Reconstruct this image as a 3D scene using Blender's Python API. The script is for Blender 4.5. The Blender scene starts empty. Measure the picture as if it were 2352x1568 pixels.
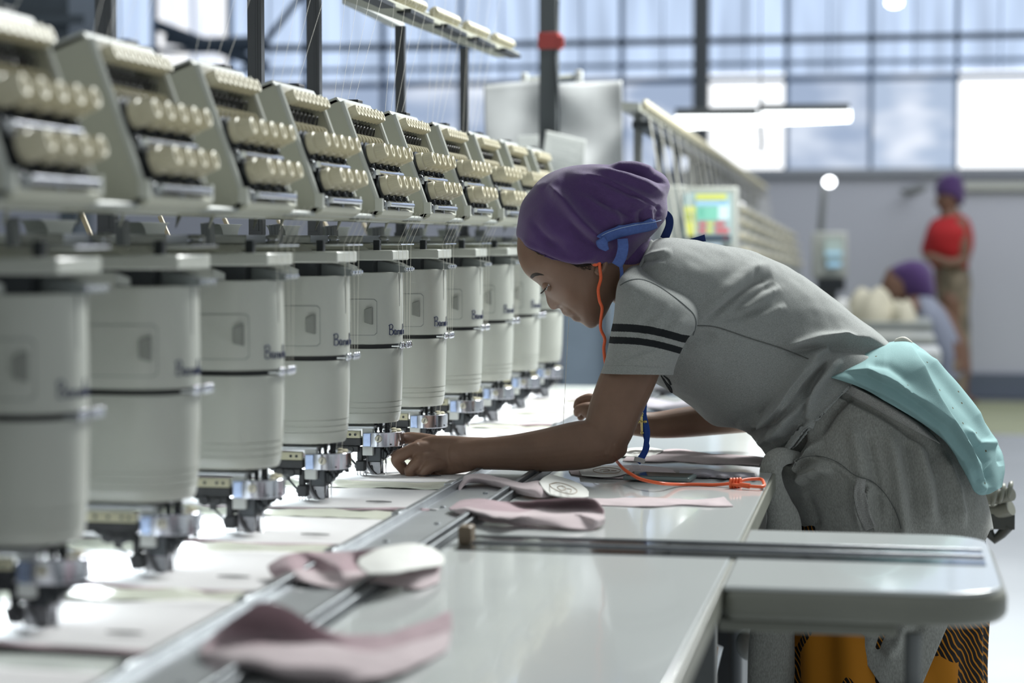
import bpy, bmesh, math, random
import numpy as np
from mathutils import Vector, Matrix, Euler, noise
from mathutils.bvhtree import BVHTree
random.seed(7); rng = np.random.default_rng(7)
SC = bpy.context.scene; COL = SC.collection
FPX = 4573.0; YAW = math.radians(10.65); PITCH = math.radians(-2.93)
CAM = Vector((0, 0, 1.2))
RM = Euler((math.pi/2 + PITCH, 0, YAW)).to_matrix()
RN = np.array(RM); CN = np.array(CAM)
HZ = 0.80                                        # table height

# ---- surveying helpers: where a sight line meets a real plane or depth in the room
def ray(px, py): return RM @ Vector(((px-1176)/FPX, -(py-784)/FPX, -1.0))
def W(px, py, zc): return CAM + ray(px, py)*zc
def onZ(px, py, z=HZ):
    r = ray(px, py); return CAM + r*((z-CAM.z)/r.z)
def onY(px, py, y):
    r = ray(px, py); return CAM + r*(y/r.y)
def onX(px, py, x):
    r = ray(px, py); return CAM + r*(x/r.x)
def proj(V):
    L = (np.asarray(V) - CN) @ RN
    z = -L[:, 2]
    return np.stack([1176 + FPX*L[:, 0]/z, 784 - FPX*L[:, 1]/z], 1), z
VIEW = np.array(RM @ Vector((0, 0, -1)))

# ---- materials
def M(name, col, rough=0.5, metal=0.0, var=0.0, vscale=8.0, bump=0.0, bscale=200.0, spec=0.5, trans=0.0, emis=None, estr=0.0, coat=0.0, sss=0.0, sheen=0.0, stretch=None, alpha=1.0, ior=1.45):
    m = bpy.data.materials.new(name); m.use_nodes = True
    nt = m.node_tree; b = nt.nodes['Principled BSDF']
    b.inputs['Base Color'].default_value = (*col, 1); b.inputs['Roughness'].default_value = rough
    b.inputs['Metallic'].default_value = metal; b.inputs['Specular IOR Level'].default_value = spec
    b.inputs['Transmission Weight'].default_value = trans; b.inputs['IOR'].default_value = ior
    b.inputs['Coat Weight'].default_value = coat; b.inputs['Subsurface Weight'].default_value = sss
    b.inputs['Sheen Weight'].default_value = sheen; b.inputs['Alpha'].default_value = alpha
    if sss: b.inputs['Subsurface Radius'].default_value = (.012, .005, .003); b.inputs['Subsurface Scale'].default_value = 1.0
    if emis: b.inputs['Emission Color'].default_value = (*emis, 1); b.inputs['Emission Strength'].default_value = estr
    tc = nt.nodes.new('ShaderNodeTexCoord'); mp = nt.nodes.new('ShaderNodeMapping')
    nt.links.new(tc.outputs['Object'], mp.inputs['Vector'])
    if stretch: mp.inputs['Scale'].default_value = stretch
    if var:
        n = nt.nodes.new('ShaderNodeTexNoise'); n.inputs['Scale'].default_value = vscale; n.inputs['Detail'].default_value = 6
        nt.links.new(mp.outputs['Vector'], n.inputs['Vector'])
        mx = nt.nodes.new('ShaderNodeMix'); mx.data_type = 'RGBA'
        mx.inputs[6].default_value = (*[max(0, c*(1-var)) for c in col], 1)
        mx.inputs[7].default_value = (*[min(1, c*(1+var)) for c in col], 1)
        rp = nt.nodes.new('ShaderNodeMapRange'); rp.inputs[1].default_value = .3; rp.inputs[2].default_value = .7
        nt.links.new(n.outputs['Fac'], rp.inputs[0]); nt.links.new(rp.outputs[0], mx.inputs[0])
        nt.links.new(mx.outputs[2], b.inputs['Base Color'])
    if bump:
        n2 = nt.nodes.new('ShaderNodeTexNoise'); n2.inputs['Scale'].default_value = bscale; n2.inputs['Detail'].default_value = 3
        nt.links.new(mp.outputs['Vector'], n2.inputs['Vector'])
        bp = nt.nodes.new('ShaderNodeBump'); bp.inputs['Strength'].default_value = bump; bp.inputs['Distance'].default_value = .002
        nt.links.new(n2.outputs['Fac'], bp.inputs['Height']); nt.links.new(bp.outputs['Normal'], b.inputs['Normal'])
    return m

# ---- mesh collector
class MB:
    def __init__(s): s.v = []; s.f = []; s.mi = []; s.cur = 0
    def add(s, vs, fs):
        o = len(s.v); s.v += [tuple(map(float, v)) for v in vs]; s.f += [tuple(i+o for i in f) for f in fs]; s.mi += [s.cur]*len(fs); return s
    def box(s, c, d, rot=None):
        x, y, z = [a/2 for a in d]
        vs = [Vector((a*x, b*y, e*z)) for a in (-1, 1) for b in (-1, 1) for e in (-1, 1)]
        if rot is not None: vs = [rot @ v for v in vs]
        return s.add([v+Vector(c) for v in vs], [(0,1,3,2),(4,6,7,5),(0,4,5,1),(2,3,7,6),(0,2,6,4),(1,5,7,3)])
    def box2(s, a, b): return s.box([(a[i]+b[i])/2 for i in range(3)], [abs(b[i]-a[i]) for i in range(3)])
    def loft(s, rings, cap=True, closed=True):
        n = len(rings[0]); vs = [p for r in rings for p in r]; fs = []
        for i in range(len(rings)-1):
            for j in range(n if closed else n-1):
                k = (j+1) % n; fs.append((i*n+j, i*n+k, (i+1)*n+k, (i+1)*n+j))
        if cap:
            for i, rev in ((0, True), (len(rings)-1, False)):
                c = sum((Vector(p) for p in rings[i]), Vector())/n; vs.append(c); ci = len(vs)-1
                for j in range(n):
                    k = (j+1) % n; fs.append((ci, i*n+k, i*n+j) if rev else (ci, i*n+j, i*n+k))
        return s.add(vs, fs)
    def frus(s, p0, p1, r0, r1=None, n=16, cap=True):
        r1 = r0 if r1 is None else r1; p0 = Vector(p0); p1 = Vector(p1); t = (p1-p0).normalized()
        u = t.orthogonal().normalized(); w = t.cross(u)
        R = [[p+(u*math.cos(a)+w*math.sin(a))*r for a in [2*math.pi*k/n for k in range(n)]] for p, r in ((p0, r0), (p1, r1))]
        return s.loft(R, cap)
    def rev(s, p0, d, prof, n=24, flute=0.0, fl=(0, 0)):      # lathe: prof = [(along, radius)]
        p0 = Vector(p0); t = Vector(d).normalized(); u = t.orthogonal().normalized(); w = t.cross(u); R = []
        for i, (a, r) in enumerate(prof):
            ring = []
            for k in range(n):
                q = r*(1-(flute if (k % 2 and fl[0] <= i <= fl[1]) else 0)); an = 2*math.pi*k/n
                ring.append(p0+t*a+(u*math.cos(an)+w*math.sin(an))*q)
            R.append(ring)
        return s.loft(R)
    def tube(s, pts, r, n=8, cap=True, flat=None):
        pts = [Vector(p) for p in pts]; R = []; up = None
        for i, p in enumerate(pts):
            t = (pts[min(i+1, len(pts)-1)]-pts[max(i-1, 0)])
            t = t.normalized() if t.length > 1e-9 else Vector((0, 0, 1))
            if up is None: up = t.orthogonal().normalized()
            up = (up - t*up.dot(t)); up = up.normalized() if up.length > 1e-6 else t.orthogonal().normalized()
            w = t.cross(up); rr = r[i] if hasattr(r, '__len__') else r
            R.append([p+up*math.cos(2*math.pi*k/n)*rr+w*math.sin(2*math.pi*k/n)*rr for k in range(n)])
        return s.loft(R, cap)
    def sph(s, c, r, n=16, m=10):
        c = Vector(c); r = Vector((r, r, r)) if not hasattr(r, '__len__') else Vector(r)
        return s.loft([[c+Vector((r.x*math.sin(b)*math.cos(a), r.y*math.sin(b)*math.sin(a), r.z*math.cos(b))) for a in [2*math.pi*k/n for k in range(n)]] for b in [math.pi*(j+.02)/(m+.04) for j in range(m+1)]])
    def prism(s, poly, d):                                       # poly: 3D outline, extruded by d (ear-cut by ngon)
        n = len(poly); d = Vector(d); vs = [Vector(p) for p in poly]+[Vector(p)+d for p in poly]
        fs = [tuple(range(n))[::-1], tuple(range(n, 2*n))]+[(i, (i+1) % n, n+(i+1) % n, n+i) for i in range(n)]
        return s.add(vs, fs)

def tag(o, label=None, cat=None, group=None, kind=None):
    if label: o['label'] = label
    if cat: o['category'] = cat
    if group: o['group'] = group
    if kind: o['kind'] = kind
    return o
def thing(name, loc, label=None, cat=None, group=None, kind=None):
    o = bpy.data.objects.new(name, None); o.empty_display_size = .05; COL.objects.link(o); o.location = loc
    return tag(o, label, cat, group, kind)
def depth_of(parent):
    p = Vector((0, 0, 0))
    while parent is not None: p = p+parent.location; parent = parent.parent
    return p
def build(name, mb, mat, parent=None, bevel=0, smooth=35, seg=2, solid=0):
    v = np.array(mb.v, dtype=float)
    if parent is not None: off = np.array(depth_of(parent)); loc = None
    else:
        lo = v.min(0); hi = v.max(0); off = np.array([(lo[0]+hi[0])/2, (lo[1]+hi[1])/2, lo[2]]); loc = off
    me = bpy.data.meshes.new(name); me.from_pydata((v-off).tolist(), [], mb.f)
    for m in (mat if isinstance(mat, (list, tuple)) else [mat]): me.materials.append(m)
    me.polygons.foreach_set('material_index', mb.mi); 
    bm = bmesh.new(); bm.from_mesh(me); bmesh.ops.recalc_face_normals(bm, faces=bm.faces); bm.to_mesh(me); bm.free()
    if smooth:
        me.shade_smooth(); me.set_sharp_from_angle(angle=math.radians(smooth))
    o = bpy.data.objects.new(name, me); COL.objects.link(o)
    if parent is not None: o.parent = parent
    else: o.location = loc
    if solid:
        md = o.modifiers.new('thickness', 'SOLIDIFY'); md.thickness = solid; md.offset = -1
    if bevel:
        md = o.modifiers.new('bevel', 'BEVEL'); md.width = bevel; md.segments = seg; md.limit_method = 'ANGLE'; md.angle_limit = math.radians(40)
    return o
def copy_tree(o, parent=None, loc=None, label=None):
    c = o.copy(); COL.objects.link(c)
    if parent is not None: c.parent = parent
    if loc is not None: c.location = loc
    if label: c['label'] = label
    for ch in list(o.children): copy_tree(ch, c)
    return c
def crom(pts, n):                                              # Catmull-Rom resample of rows of numbers
    P = np.array([list(map(float, p)) for p in pts]); k = len(P); out = []
    for t in np.linspace(0, k-1, n):
        i = min(int(t), k-2); u = t-i
        a, b, c, d = P[max(i-1, 0)], P[i], P[i+1], P[min(i+2, k-1)]
        out.append(.5*((2*b)+(c-a)*u+(2*a-5*b+4*c-d)*u*u+(3*b-a-3*c+d)*u**3))
    return np.array(out)

# ---- palette
m_cover = M('cream grey enamel', (.46, .475, .435), .28, var=.04, vscale=3, coat=.3)
m_box = M('beige box plastic', (.40, .405, .335), .45, var=.05, vscale=5)
m_knob = M('cream knob plastic', (.55, .51, .375), .4, var=.05, vscale=30)
m_white = M('white plastic', (.66, .68, .66), .35)
m_dark = M('dark metal', (.035, .04, .045), .4, metal=.4)
m_black = M('black rubber', (.02, .022, .025), .5)
m_chrome = M('polished chrome', (.62, .64, .70), .14, metal=1.0)
m_steel = M('brushed steel', (.42, .44, .46), .32, metal=1.0, var=.1, vscale=40)
m_alu = M('satin aluminium', (.50, .52, .54), .38, metal=.85, var=.06, vscale=20)
m_iron = M('grey painted iron', (.17, .18, .18), .5, var=.1, vscale=6)
m_brass = M('brass', (.50, .48, .40), .3, metal=1.0)
m_blue = M('blue plastic', (.03, .12, .28), .4)
m_bluechrome = M('blue tinted plate', (.27, .33, .47), .2, metal=.92, var=.3, vscale=60)
m_lever = M('grey lever enamel', (.19, .21, .21), .3)
m_bar = M('grey felt', (.42, .41, .36), .8, var=.1, vscale=60, bump=.3)
m_ink = M('dark blue lettering', (.03, .04, .10), .4)
m_table = M('white laminate', (.56, .585, .58), .11, var=.03, vscale=2, coat=.25)
m_tabedge = M('grey green edge band', (.215, .22, .185), .35, var=.08, vscale=10)
m_thread = M('pale thread', (.72, .70, .62), .5)
m_cable = M('dark cable', (.03, .035, .04), .4)
m_tan = M('tan cable', (.48, .40, .26), .5)
m_glasslens = M('lamp lens', (.9, .95, 1.0), .4, emis=(.85, .95, 1.0), estr=4.0)
# ================= SETTING =================
m_floor = M('pale polished concrete', (.42, .44, .46), .22, var=.10, vscale=1.2, stretch=(1, 1, 1))
fl = MB(); fl.box2((-8, -2.5, -.05), (7, 16, 0)); tag(build('floor', fl, m_floor, smooth=0), kind='structure')
m_fgreen = M('yellow green floor paint', (.36, .38, .22), .3, var=.12, vscale=2)
fg = MB(); fg.box2((-1.0, 12.6, 0), (6.9, 15.1, .002)); tag(build('floor', fg, m_fgreen, smooth=0), kind='structure')
YW = 15.3
m_wall = M('lavender grey wall paint', (.45, .465, .525), .6, var=.03, vscale=.8)
zs = onY(1950, 398, YW).z
w = MB(); w.box2((-8, YW, 0), (7, YW+.2, zs)); tag(build('wall_back', w, m_wall, smooth=0), kind='structure')
w = MB(); w.box2((-8.2, -2.5, 0), (-8, YW+.2, 3.2)); tag(build('wall_left', w, M('blue grey wall', (.25, .29, .36), .6, var=.05), smooth=0), kind='structure')
b = MB(); b.box2((-8, YW-.04, .02), (7, YW, .20)); tag(build('baseboard_back', b, M('slate blue skirting', (.10, .12, .16), .5), smooth=0), kind='structure')
b = MB(); b.box2((-8, YW-.06, zs-.02), (7, YW, zs+.035)); tag(build('trim_1', b, M('grey sill paint', (.28, .30, .34), .5), smooth=0), kind='structure')
m_mull = M('dark blue window steel', (.035, .055, .085), .5)
m_mull2 = M('mid blue window steel', (.10, .15, .24), .5)

def window_mat(name, top, low, bright_low, seed):
    m = bpy.data.materials.new(name); m.use_nodes = True; nt = m.node_tree; nt.nodes.clear()
    L = nt.links.new; N = nt.nodes.new
    out = N('ShaderNodeOutputMaterial'); em = N('ShaderNodeEmission'); gl = N('ShaderNodeBsdfGlossy'); gl.inputs['Roughness'].default_value = .2
    gl.inputs['Color'].default_value = (.05, .05, .05, 1)
    ad = N('ShaderNodeAddShader'); L(em.outputs[0], ad.inputs[0]); L(gl.outputs[0], ad.inputs[1]); L(ad.outputs[0], out.inputs[0])
    tc = N('ShaderNodeTexCoord'); mp = N('ShaderNodeMapping'); L(tc.outputs['Object'], mp.inputs[0])
    mp.inputs['Location'].default_value = (seed*3.1, 0, seed); mp.inputs['Scale'].default_value = (5.0, 1, .35)
    n = N('ShaderNodeTexNoise'); n.inputs['Scale'].default_value = 1.6; n.inputs['Detail'].default_value = 2; L(mp.outputs[0], n.inputs['Vector'])
    mp2 = N('ShaderNodeMapping'); L(tc.outputs['Object'], mp2.inputs[0]); mp2.inputs['Location'].default_value = (seed, 0, seed*2.3); mp2.inputs['Scale'].default_value = (1.2, 1, 2.2)
    n2 = N('ShaderNodeTexNoise'); n2.inputs['Scale'].default_value = 1.3; n2.inputs['Detail'].default_value = 2; L(mp2.outputs[0], n2.inputs['Vector'])
    sp = N('ShaderNodeSeparateXYZ'); L(tc.outputs['Object'], sp.inputs[0])
    st = N('ShaderNodeMath'); st.operation = 'GREATER_THAN'; L(sp.outputs['Z'], st.inputs[0]); st.inputs[1].default_value = 2.46-zs
    r1 = N('ShaderNodeMapRange'); L(n.outputs['Fac'], r1.inputs[0]); r1.inputs[1].default_value = .35; r1.inputs[2].default_value = .65
    r2 = N('ShaderNodeMapRange'); L(n2.outputs['Fac'], r2.inputs[0]); r2.inputs[1].default_value = .42; r2.inputs[2].default_value = .66
    def mixc(fac, a, c):
        x = N('ShaderNodeMix'); x.data_type = 'RGBA'; L(fac, x.inputs[0])
        for s_, q in ((6, a), (7, c)):
            if isinstance(q, tuple): x.inputs[s_].default_value = (*q, 1)
            else: L(q, x.inputs[s_])
        return x.outputs[2]
    ct = mixc(r1.outputs[0], tuple(c*.80 for c in top), tuple(min(c*1.22, 1.3) for c in top))
    cl = mixc(r2.outputs[0], low, bright_low)
    L(mixc(st.outputs[0], cl, ct), em.inputs[0]); em.inputs[1].default_value = 1.0
    return m
TOP = (.57, .71, .95); LOW = (.36, .45, .62); LB = (.85, .92, 1.05); WH = (1.6, 1.65, 1.7)
x0 = onY(2197, 250, YW).x; dx = (onY(2197, 250, YW).x-onY(1806, 250, YW).x)/2
bays = []
for k in range(-2, 12):
    xa = x0-k*dx; xb = xa+dx
    if xb < -8: break
    kind = {0: (TOP, WH, WH), 1: (TOP, (.45, .55, .72), (1.0, 1.05, 1.15)), 2: (TOP, LOW, (.70, .78, .92)), 3: (TOP, WH, WH), 10: ((1.1, 1.2, 1.4), (.8, .9, 1.1), WH)}.get(k, (TOP, LOW, LB))
    bays.append((k, xa, xb, kind))
ztop = 5.2
for n_, (k, xa, xb, kind) in enumerate(bays):
    w = thing('window_%d' % (n_+1), ((xa+xb)/2, YW, zs), kind='structure')
    p = MB(); p.box2((xa+.012, YW+.05, zs+.03), (xb-.012, YW+.06, ztop)); build('glass_pane', p, window_mat('frosted daylight pane', *kind, k), w, smooth=0)
    f = MB(); f.box2((xa-.016, YW-.02, zs), (xa+.016, YW+.05, ztop))
    f.box2((xa+dx*.5-.005, YW+.03, 2.46), (xa+dx*.5+.005, YW+.05, ztop)); build('window_frame', f, m_mull2, w, smooth=0)
for i, (z, h, mt) in enumerate(((onY(1700, 93, YW).z, .045, m_mull), (onY(1700, 147, YW).z, .03, m_mull2), (onY(1700, 184, YW).z, .04, m_mull2), (4.0, .05, m_mull))):
    t = MB(); t.box2((-8, YW-.05, z-h/2), (7, YW+.02, z+h/2)); tag(build('trim_%d' % (i+2), t, mt, smooth=0), kind='structure')
# building column at the wall
c = MB(); a = onY(1591, 200, 14.9); e = onY(1626, 200, 14.9); c.box2((a.x, 14.9, 0), (e.x, 15.05, 5.2)); c.box2((a.x-.03, 14.88, 0), (e.x+.03, 14.9, .06))
tag(build('steel_column', c, M('dark steel paint', (.055, .065, .075), .5), bevel=.004), 'dark steel building column between two window bays at the back wall', 'column')
# bracing seen through the windows on the left
r = MB()
def pbar(mb, a, b, r_): mb.tube([a, b], r_, 8)
YT = 12.0
for (p, q, rr) in (((360, 58), (610, 152), .035), ((560, 160), (700, -20), .022), ((380, 90), (560, 120), .03), ((560, 110), (1090, 108), .02), ((450, 105), (600, 100), .05)):
    pbar(r, onY(*p, YT), onY(*q, YT), rr)
tag(build('roof_truss', r, M('dark blue truss paint', (.04, .06, .09), .5)), 'dark blurred steel bracing in front of the windows at upper left', 'truss')
r = MB(); a = onY(0, 40, 9.0); r.box2((a.x-2.0, 8.8, 2.02), (onY(196, 40, 9).x, 9.2, 2.7)); r.box2((a.x-2, 8.9, 0), (a.x-1.8, 9.1, 2.1)); r.box2((onY(150, 40, 9).x, 8.9, 0), (onY(190, 40, 9).x, 9.1, 2.1))
r.box2((a.x-2, 8.75, 2.2), (onY(196, 40, 9).x+.1, 8.8, 2.24))
tag(build('overhead_duct', r, M('dark duct metal', (.06, .075, .09), .45, var=.3, vscale=3)), 'dark overhead duct on posts in the upper left corner', 'duct')

# ================= MACHINE TABLE =================
XL, XR = -.565, -.19
tb = thing('machine_table', (-.4, 3.2, 0), 'long glossy white worktop running along the row of embroidery heads', 'table')
t = MB()
ya = onZ(1670, 1345).y; yb = onZ(1730, 1216).y
xarm = onZ(2300, 1290).x-.008
def rounded_arm(x0, x1, y0, y1, r, z0, z1):
    pts = [(x0, y0)]
    pts += [(x1-r+r*math.sin(a), y0+r-r*math.cos(a)) for a in np.linspace(0, math.pi/2, 12)]
    pts += [(x1-r+r*math.cos(a), y1-r+r*math.sin(a)) for a in np.linspace(0, math.pi/2, 12)]
    pts += [(x0, y1)]
    return [Vector((x, y, z0)) for x, y in pts], (0, 0, z1-z0)
t.box2((XL, 1.05, HZ-.028), (XR, 5.45, HZ)); build('worktop', t, m_table, tb, bevel=.002)
e = MB(); e.box2((XR, 1.05, HZ-.032), (XR+.006, 5.45, HZ-.001)); build('edge_band', e, m_tabedge, tb, bevel=.002)
s = MB(); s.box2((XL+.02, 1.05, HZ-.065), (XR-.03, 5.45, HZ-.029)); build('apron', s, m_iron, tb)
for yy in (1.6, 2.9, 4.2, 5.3):
    l = MB(); l.box2((XR-.09, yy-.02, 0), (XR-.05, yy+.02, HZ-.065)); build('leg', l, m_iron, tb, bevel=.003)
def make_arm(y0, y1, label, xe):
    A = thing('table_extension', ((XR+xe)/2, (y0+y1)/2, 0), label, 'table extension')
    ym = (y0+y1)/2+.0
    top = MB()
    pl, d = rounded_arm(XR+.007, xe, y0, y1, .07, HZ-.006, HZ); top.prism(pl, d)
    o = build('arm_top', top, m_table, A, bevel=.003, seg=4)
    ed = MB(); pl, d = rounded_arm(XR+.008, xe+.006, y0-.006, y1+.006, .076, HZ-.040, HZ-.0035); ed.prism(pl, d)
    build('edge_band', ed, m_tabedge, A, bevel=.013, seg=5)
    u = MB(); u.box2((XR+.0, y0+.015, HZ-.056), (xe-.12, y1-.03, HZ-.041)); build('apron', u, m_tabedge, A, bevel=.003)
    c = onZ(2088, 1400, .7).x
    lg = MB(); lg.frus((c, y0+.05, HZ-.12), (c, y0+.05, 0), .021, n=24); lg.frus((c, y0+.05, HZ-.057), (c, y0+.05, HZ-.12), .0095, n=16); lg.frus((c, y0+.05, 0), (c, y0+.05, .012), .05, n=24)
    build('support_post', lg, m_iron, A)
    return A
make_arm(ya, yb, 'white rounded table arm with grey edge band in front of the woman\'s hips', xarm)
# metal channel across the near arm
ch = thing('channel_strip', (-.2, 2.56, HZ), 'dark reflective metal channel strip laid across the near table arm', 'metal strip')
y1c, y2c = onZ(1500, 1277).y, onZ(1500, 1243).y
c = MB(); c.box2((XL+.02, y1c, HZ), (xarm-.012, y2c, HZ+.0012)); build('channel_plate', c, M('mirror dark metal', (.22, .235, .25), .09, metal=.95), ch)
c = MB(); c.box2((XL+.02, (y1c+y2c)/2-.002, HZ+.0012), (xarm-.012, (y1c+y2c)/2+.002, HZ+.004)); c.box2((XL+.02, y2c-.003, HZ+.0012), (xarm-.012, y2c, HZ+.003)); build('rail_lip', c, m_steel, ch, bevel=.0008)
c = MB(); c.box((onZ(1068, 1250).x, (y1c+y2c)/2, HZ+.012), (.018, .03, .024)); build('end_stop', c, M('brown bakelite', (.16, .12, .08), .4), ch, bevel=.003)

# frame bar (pantograph) between bed and table
XA = -.672
m_rail = M('dull rail steel', (.26, .275, .29), .42, metal=.85, var=.15, vscale=30)
fb = thing('frame_bar', ((XA+XL)/2, 3.2, HZ), 'grey aluminium frame bar with steel rails and screws along the white worktop', 'frame bar')
f = MB(); f.box2((XA, 1.05, HZ-.01), (XL-.012, 5.4, HZ+.004)); build('bar_plate', f, m_alu, fb)
f = MB(); f.box2((XA-.004, 1.05, HZ-.005), (XA+.006, 5.4, HZ+.016)); f.box2((XA-.014, 1.05, HZ-.005), (XA-.010, 5.4, HZ+.008)); build('rail', f, m_rail, fb, bevel=.001)
f = MB(); f.box2((XL-.020, 1.05, HZ-.005), (XL-.012, 5.4, HZ+.014)); f.box2((XL-.007, 1.05, HZ-.005), (XL-.002, 5.4, HZ+.010)); build('rail', f, m_rail, fb, bevel=.001)
for i in range(23):
    y = 1.5+i*.17; s = MB(); s.rev((XA+.03+(i % 2)*.03, y, HZ+.004), (0, 0, 1), [(0, .0042), (.0022, .004), (.003, .002)], 10); build('screw', s, m_steel, fb)
for i in range(11):
    y = 1.7+i*.34; s = MB(); s.box((XA-.002, y, HZ+.014), (.012, .045, .008)); build('clip', s, m_steel, fb, bevel=.001)
# bed on the machine side
bd = MB(); bd.box2((-1.9, 1.05, HZ-.04), (XA-.016, 5.45, HZ-.004)); 
tag(build('machine_bed', bd, M('cream machine bed', (.60, .63, .60), .18, var=.06, vscale=4), bevel=.002), 'pale glossy machine bed beneath the needles', 'machine bed')
bs = MB(); bs.box2((-1.9, 1.2, 0.03), (-1.0, 5.4, HZ-.04)); bs.box2((-1.0, 1.3, .5), (-.62, 5.4, HZ-.045))
tag(build('machine_plinth', bs, M('dark machine base', (.06, .065, .065), .5), bevel=.01), 'dark steel plinth of the machine, under the white worktop', 'machinery')
# ================= EMBROIDERY HEADS =================
SP = .34; XN = -.855
def head_y(i): return 1.915+SP*i
def uprof(w, xf, xb, xs, n=14):                          # U-shaped plan: flat sides, round nose
    pts = [(xb, -w), (xs, -w)]
    pts += [(xs+(xf-xs)*math.sin(a), -w*math.cos(a)) for a in np.linspace(0, math.pi, n)[1:-1]]
    pts += [(xs, w), (xb, w)]
    return pts
def shell_pt(w, xf, xs, s):                               # s = distance round the nose from the flat near side
    return None
# lettering on the cover (script letters as strokes), u along the nose, v up, unit = letter height
LET = [[(0, 1), (.02, .5), (0, 0)], [(-.08, .9), (.25, 1.02), (.42, .8), (.3, .58), (.05, .53), (.4, .45), (.45, .15), (.2, -.02), (0, .08)],
       [(.85, .42), (.66, .45), (.58, .2), (.7, 0), (.86, .15), (.88, .42), (.88, .12), (.98, 0)],
       [(1.1, .42), (1.13, 0), (1.14, .28), (1.25, .42), (1.35, .36)],
       [(1.48, .42), (1.46, .1), (1.58, 0), (1.7, .15), (1.74, .42), (1.74, .1), (1.84, 0)],
       [(2.2, .4), (2.0, .42), (1.94, .15), (2.06, 0), (2.2, .15), (2.26, 1.0), (2.26, .1), (2.36, 0)],
       [(2.6, .42), (2.68, .2), (2.54, .0), (2.46, .2), (2.58, .42), (2.72, .38)],
       [(2.84, .42), (2.86, 0), (2.88, .26), (3.0, .42), (3.08, .3), (3.1, 0)]]
def make_head():
    y0 = head_y(4); H = thing('embroidery_head', (XN, y0, HZ), 'proto', 'embroidery head', 'embroidery heads in the machine row')
    O = Vector((XN, y0, HZ))
    def P(x, y, z): return O+Vector((x, y, z))
    w = .056; xf = .050; xs = -.012; xb = -.30
    # lower cover with tapered foot and three grooves
    zz = [(.0915, .80), (.092, .86), (.096, .90), (.105, .93), (.1085, .935), (.109, .915), (.1100, .915), (.1105, .94), (.1175, .95), (.118, .93), (.119, .93), (.1195, .955), (.1265, .96), (.127, .94), (.128, .94), (.1285, .965), (.145, .975), (.17, .99), (.195, 1.0), (.216, 1.0), (.2175, .985)]
    R = []
    for z, k in zz:
        R.append([P(x if x < xs-.2 else xs+(x-xs)*k if x > xs else x, y*(.5+.5*k) if k < 1 else y, z) for x, y in uprof(w, xf, xb, xs)])
    l = MB(); l.loft(R); build('lower_cover', l, m_cover, H, smooth=40)
    g = MB(); g.loft([[P(x, y, z) for x, y in uprof(w-.006, xf-.008, xb, xs)] for z in (.216, .226)]); build('gap_band', g, m_black, H)
    R = [[P(x, y, z) for x, y in uprof(w+d, xf+d, xb, xs)] for z, d in ((.2245, -.0025), (.2255, 0), (.28, .0005), (.335, 0), (.3445, -.0005), (.3455, -.003))]
    l = MB(); l.loft(R); uc = build('upper_cover', l, m_cover, H, smooth=40)
    # seam at the nose side
    s = MB(); 
    for zlo, zhi in ((.288, .344),): s.tube([P(xf-.002, -.012, z) for z in np.linspace(zlo, zhi, 6)], .0009, 6)
    build('cover_seam', s, m_iron, H)
    # small door on the near flank, following the curve
    def nose(s_, off=0.0):                                # point at distance s_ forward of xs along near side
        a = s_/.058
        if s_ <= 0: return (xs+s_, -w-off)
        return (xs+(xf-xs+off)*math.sin(a), -(w+off)*math.cos(a))
    def band(s0, s1, z0, z1, off, n=30, ns=4):
        rr = []
        for k in range(n+1):
            s_ = s0+(s1-s0)*k/n; a1 = nose(s_, -.001); a2 = nose(s_, off)
            c = min(1, min(k, n-k)*(s1-s0)/n/.006); ins = .004*(1-math.sqrt(max(0, 1-(1-c)**2)))
            rr.append([P(*a1, z0+ins), P(*a2, z0+ins), P(*a2, z1-ins), P(*a1, z1-ins)])
        m = MB(); m.loft(rr); return m
    d = build('cover_door', band(-.09, .030, .240, .301, .0006), m_iron, H, smooth=30)
    d2 = build('door_face', band(-.0892, .0292, .2408, .3002, .0012), m_cover, d, smooth=30)
    hd = MB(); a = nose(.012, .0012); b2 = nose(.024, .0012)
    hd.prism([P(a[0], a[1]-.0005, .262), P(a[0], a[1]-.0005, .284), P(b2[0], b2[1]-.0002, .288), P(b2[0], b2[1]-.0002, .258)], (-.001, -.006, 0)); build('handle', hd, M('recess grey plastic', (.22, .23, .21), .4), d, bevel=.001)
    tx = MB(); hgt = .0172
    for st in LET:
        cr = crom([(p[0], p[1]) for p in st], max(8, len(st)*4))
        tx.tube([P(*nose(.052+u*hgt, .0006), .2405+v*hgt) for u, v in cr], .00075, 6)
    build('lettering', tx, m_ink, H)
    # clear thread guides at the gap
    g = MB()
    for k in range(5):
        g.sph(P(xf+.003+.004*(k > 1), -.02+k*.012, .222), (.0035, .0025, .006), 8, 6)
    g.box(P(xf-.006, .004, .2205), (.018, .05, .0025)); build('thread_guide', g, m_chrome, H)
    # arm above: slab, housing, motor box
    s = MB(); s.box2(P(-.30, -.064, .365), P(.050, .05, .382)); build('arm_plate', s, m_cover, H, bevel=.0025)
    s = MB(); s.prism([P(-.30, -.055, .382), P(-.018, -.055, .382), P(-.034, -.055, .3925), P(-.30, -.055, .3925)], (0, .10, 0)); build('arm_housing', s, m_box, H, bevel=.002)
    s = MB(); s.box2(P(-.30, -.05, .3925), P(-.072, .045, .407)); build('motor_box', s, m_cover, H, bevel=.004)
    s = MB(); s.rev(P(-.072, -.03, .399), (1, 0, 0), [(0, .0075), (.010, .0075), (.018, .006), (.022, .0)], 16); s.box(P(-.080, -.047, .401), (.030, .010, .012)); build('motor_shaft', s, m_chrome, H)
    s = MB(); s.box2(P(-.26, -.045, .340), P(.012, .045, .366)); build('neck', s, m_dark, H)
    s = MB(); s.box2(P(-.20, -.058, .3455), P(-.03, -.050, .362)); build('side_panel', s, m_cover, H, bevel=.001)
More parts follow.
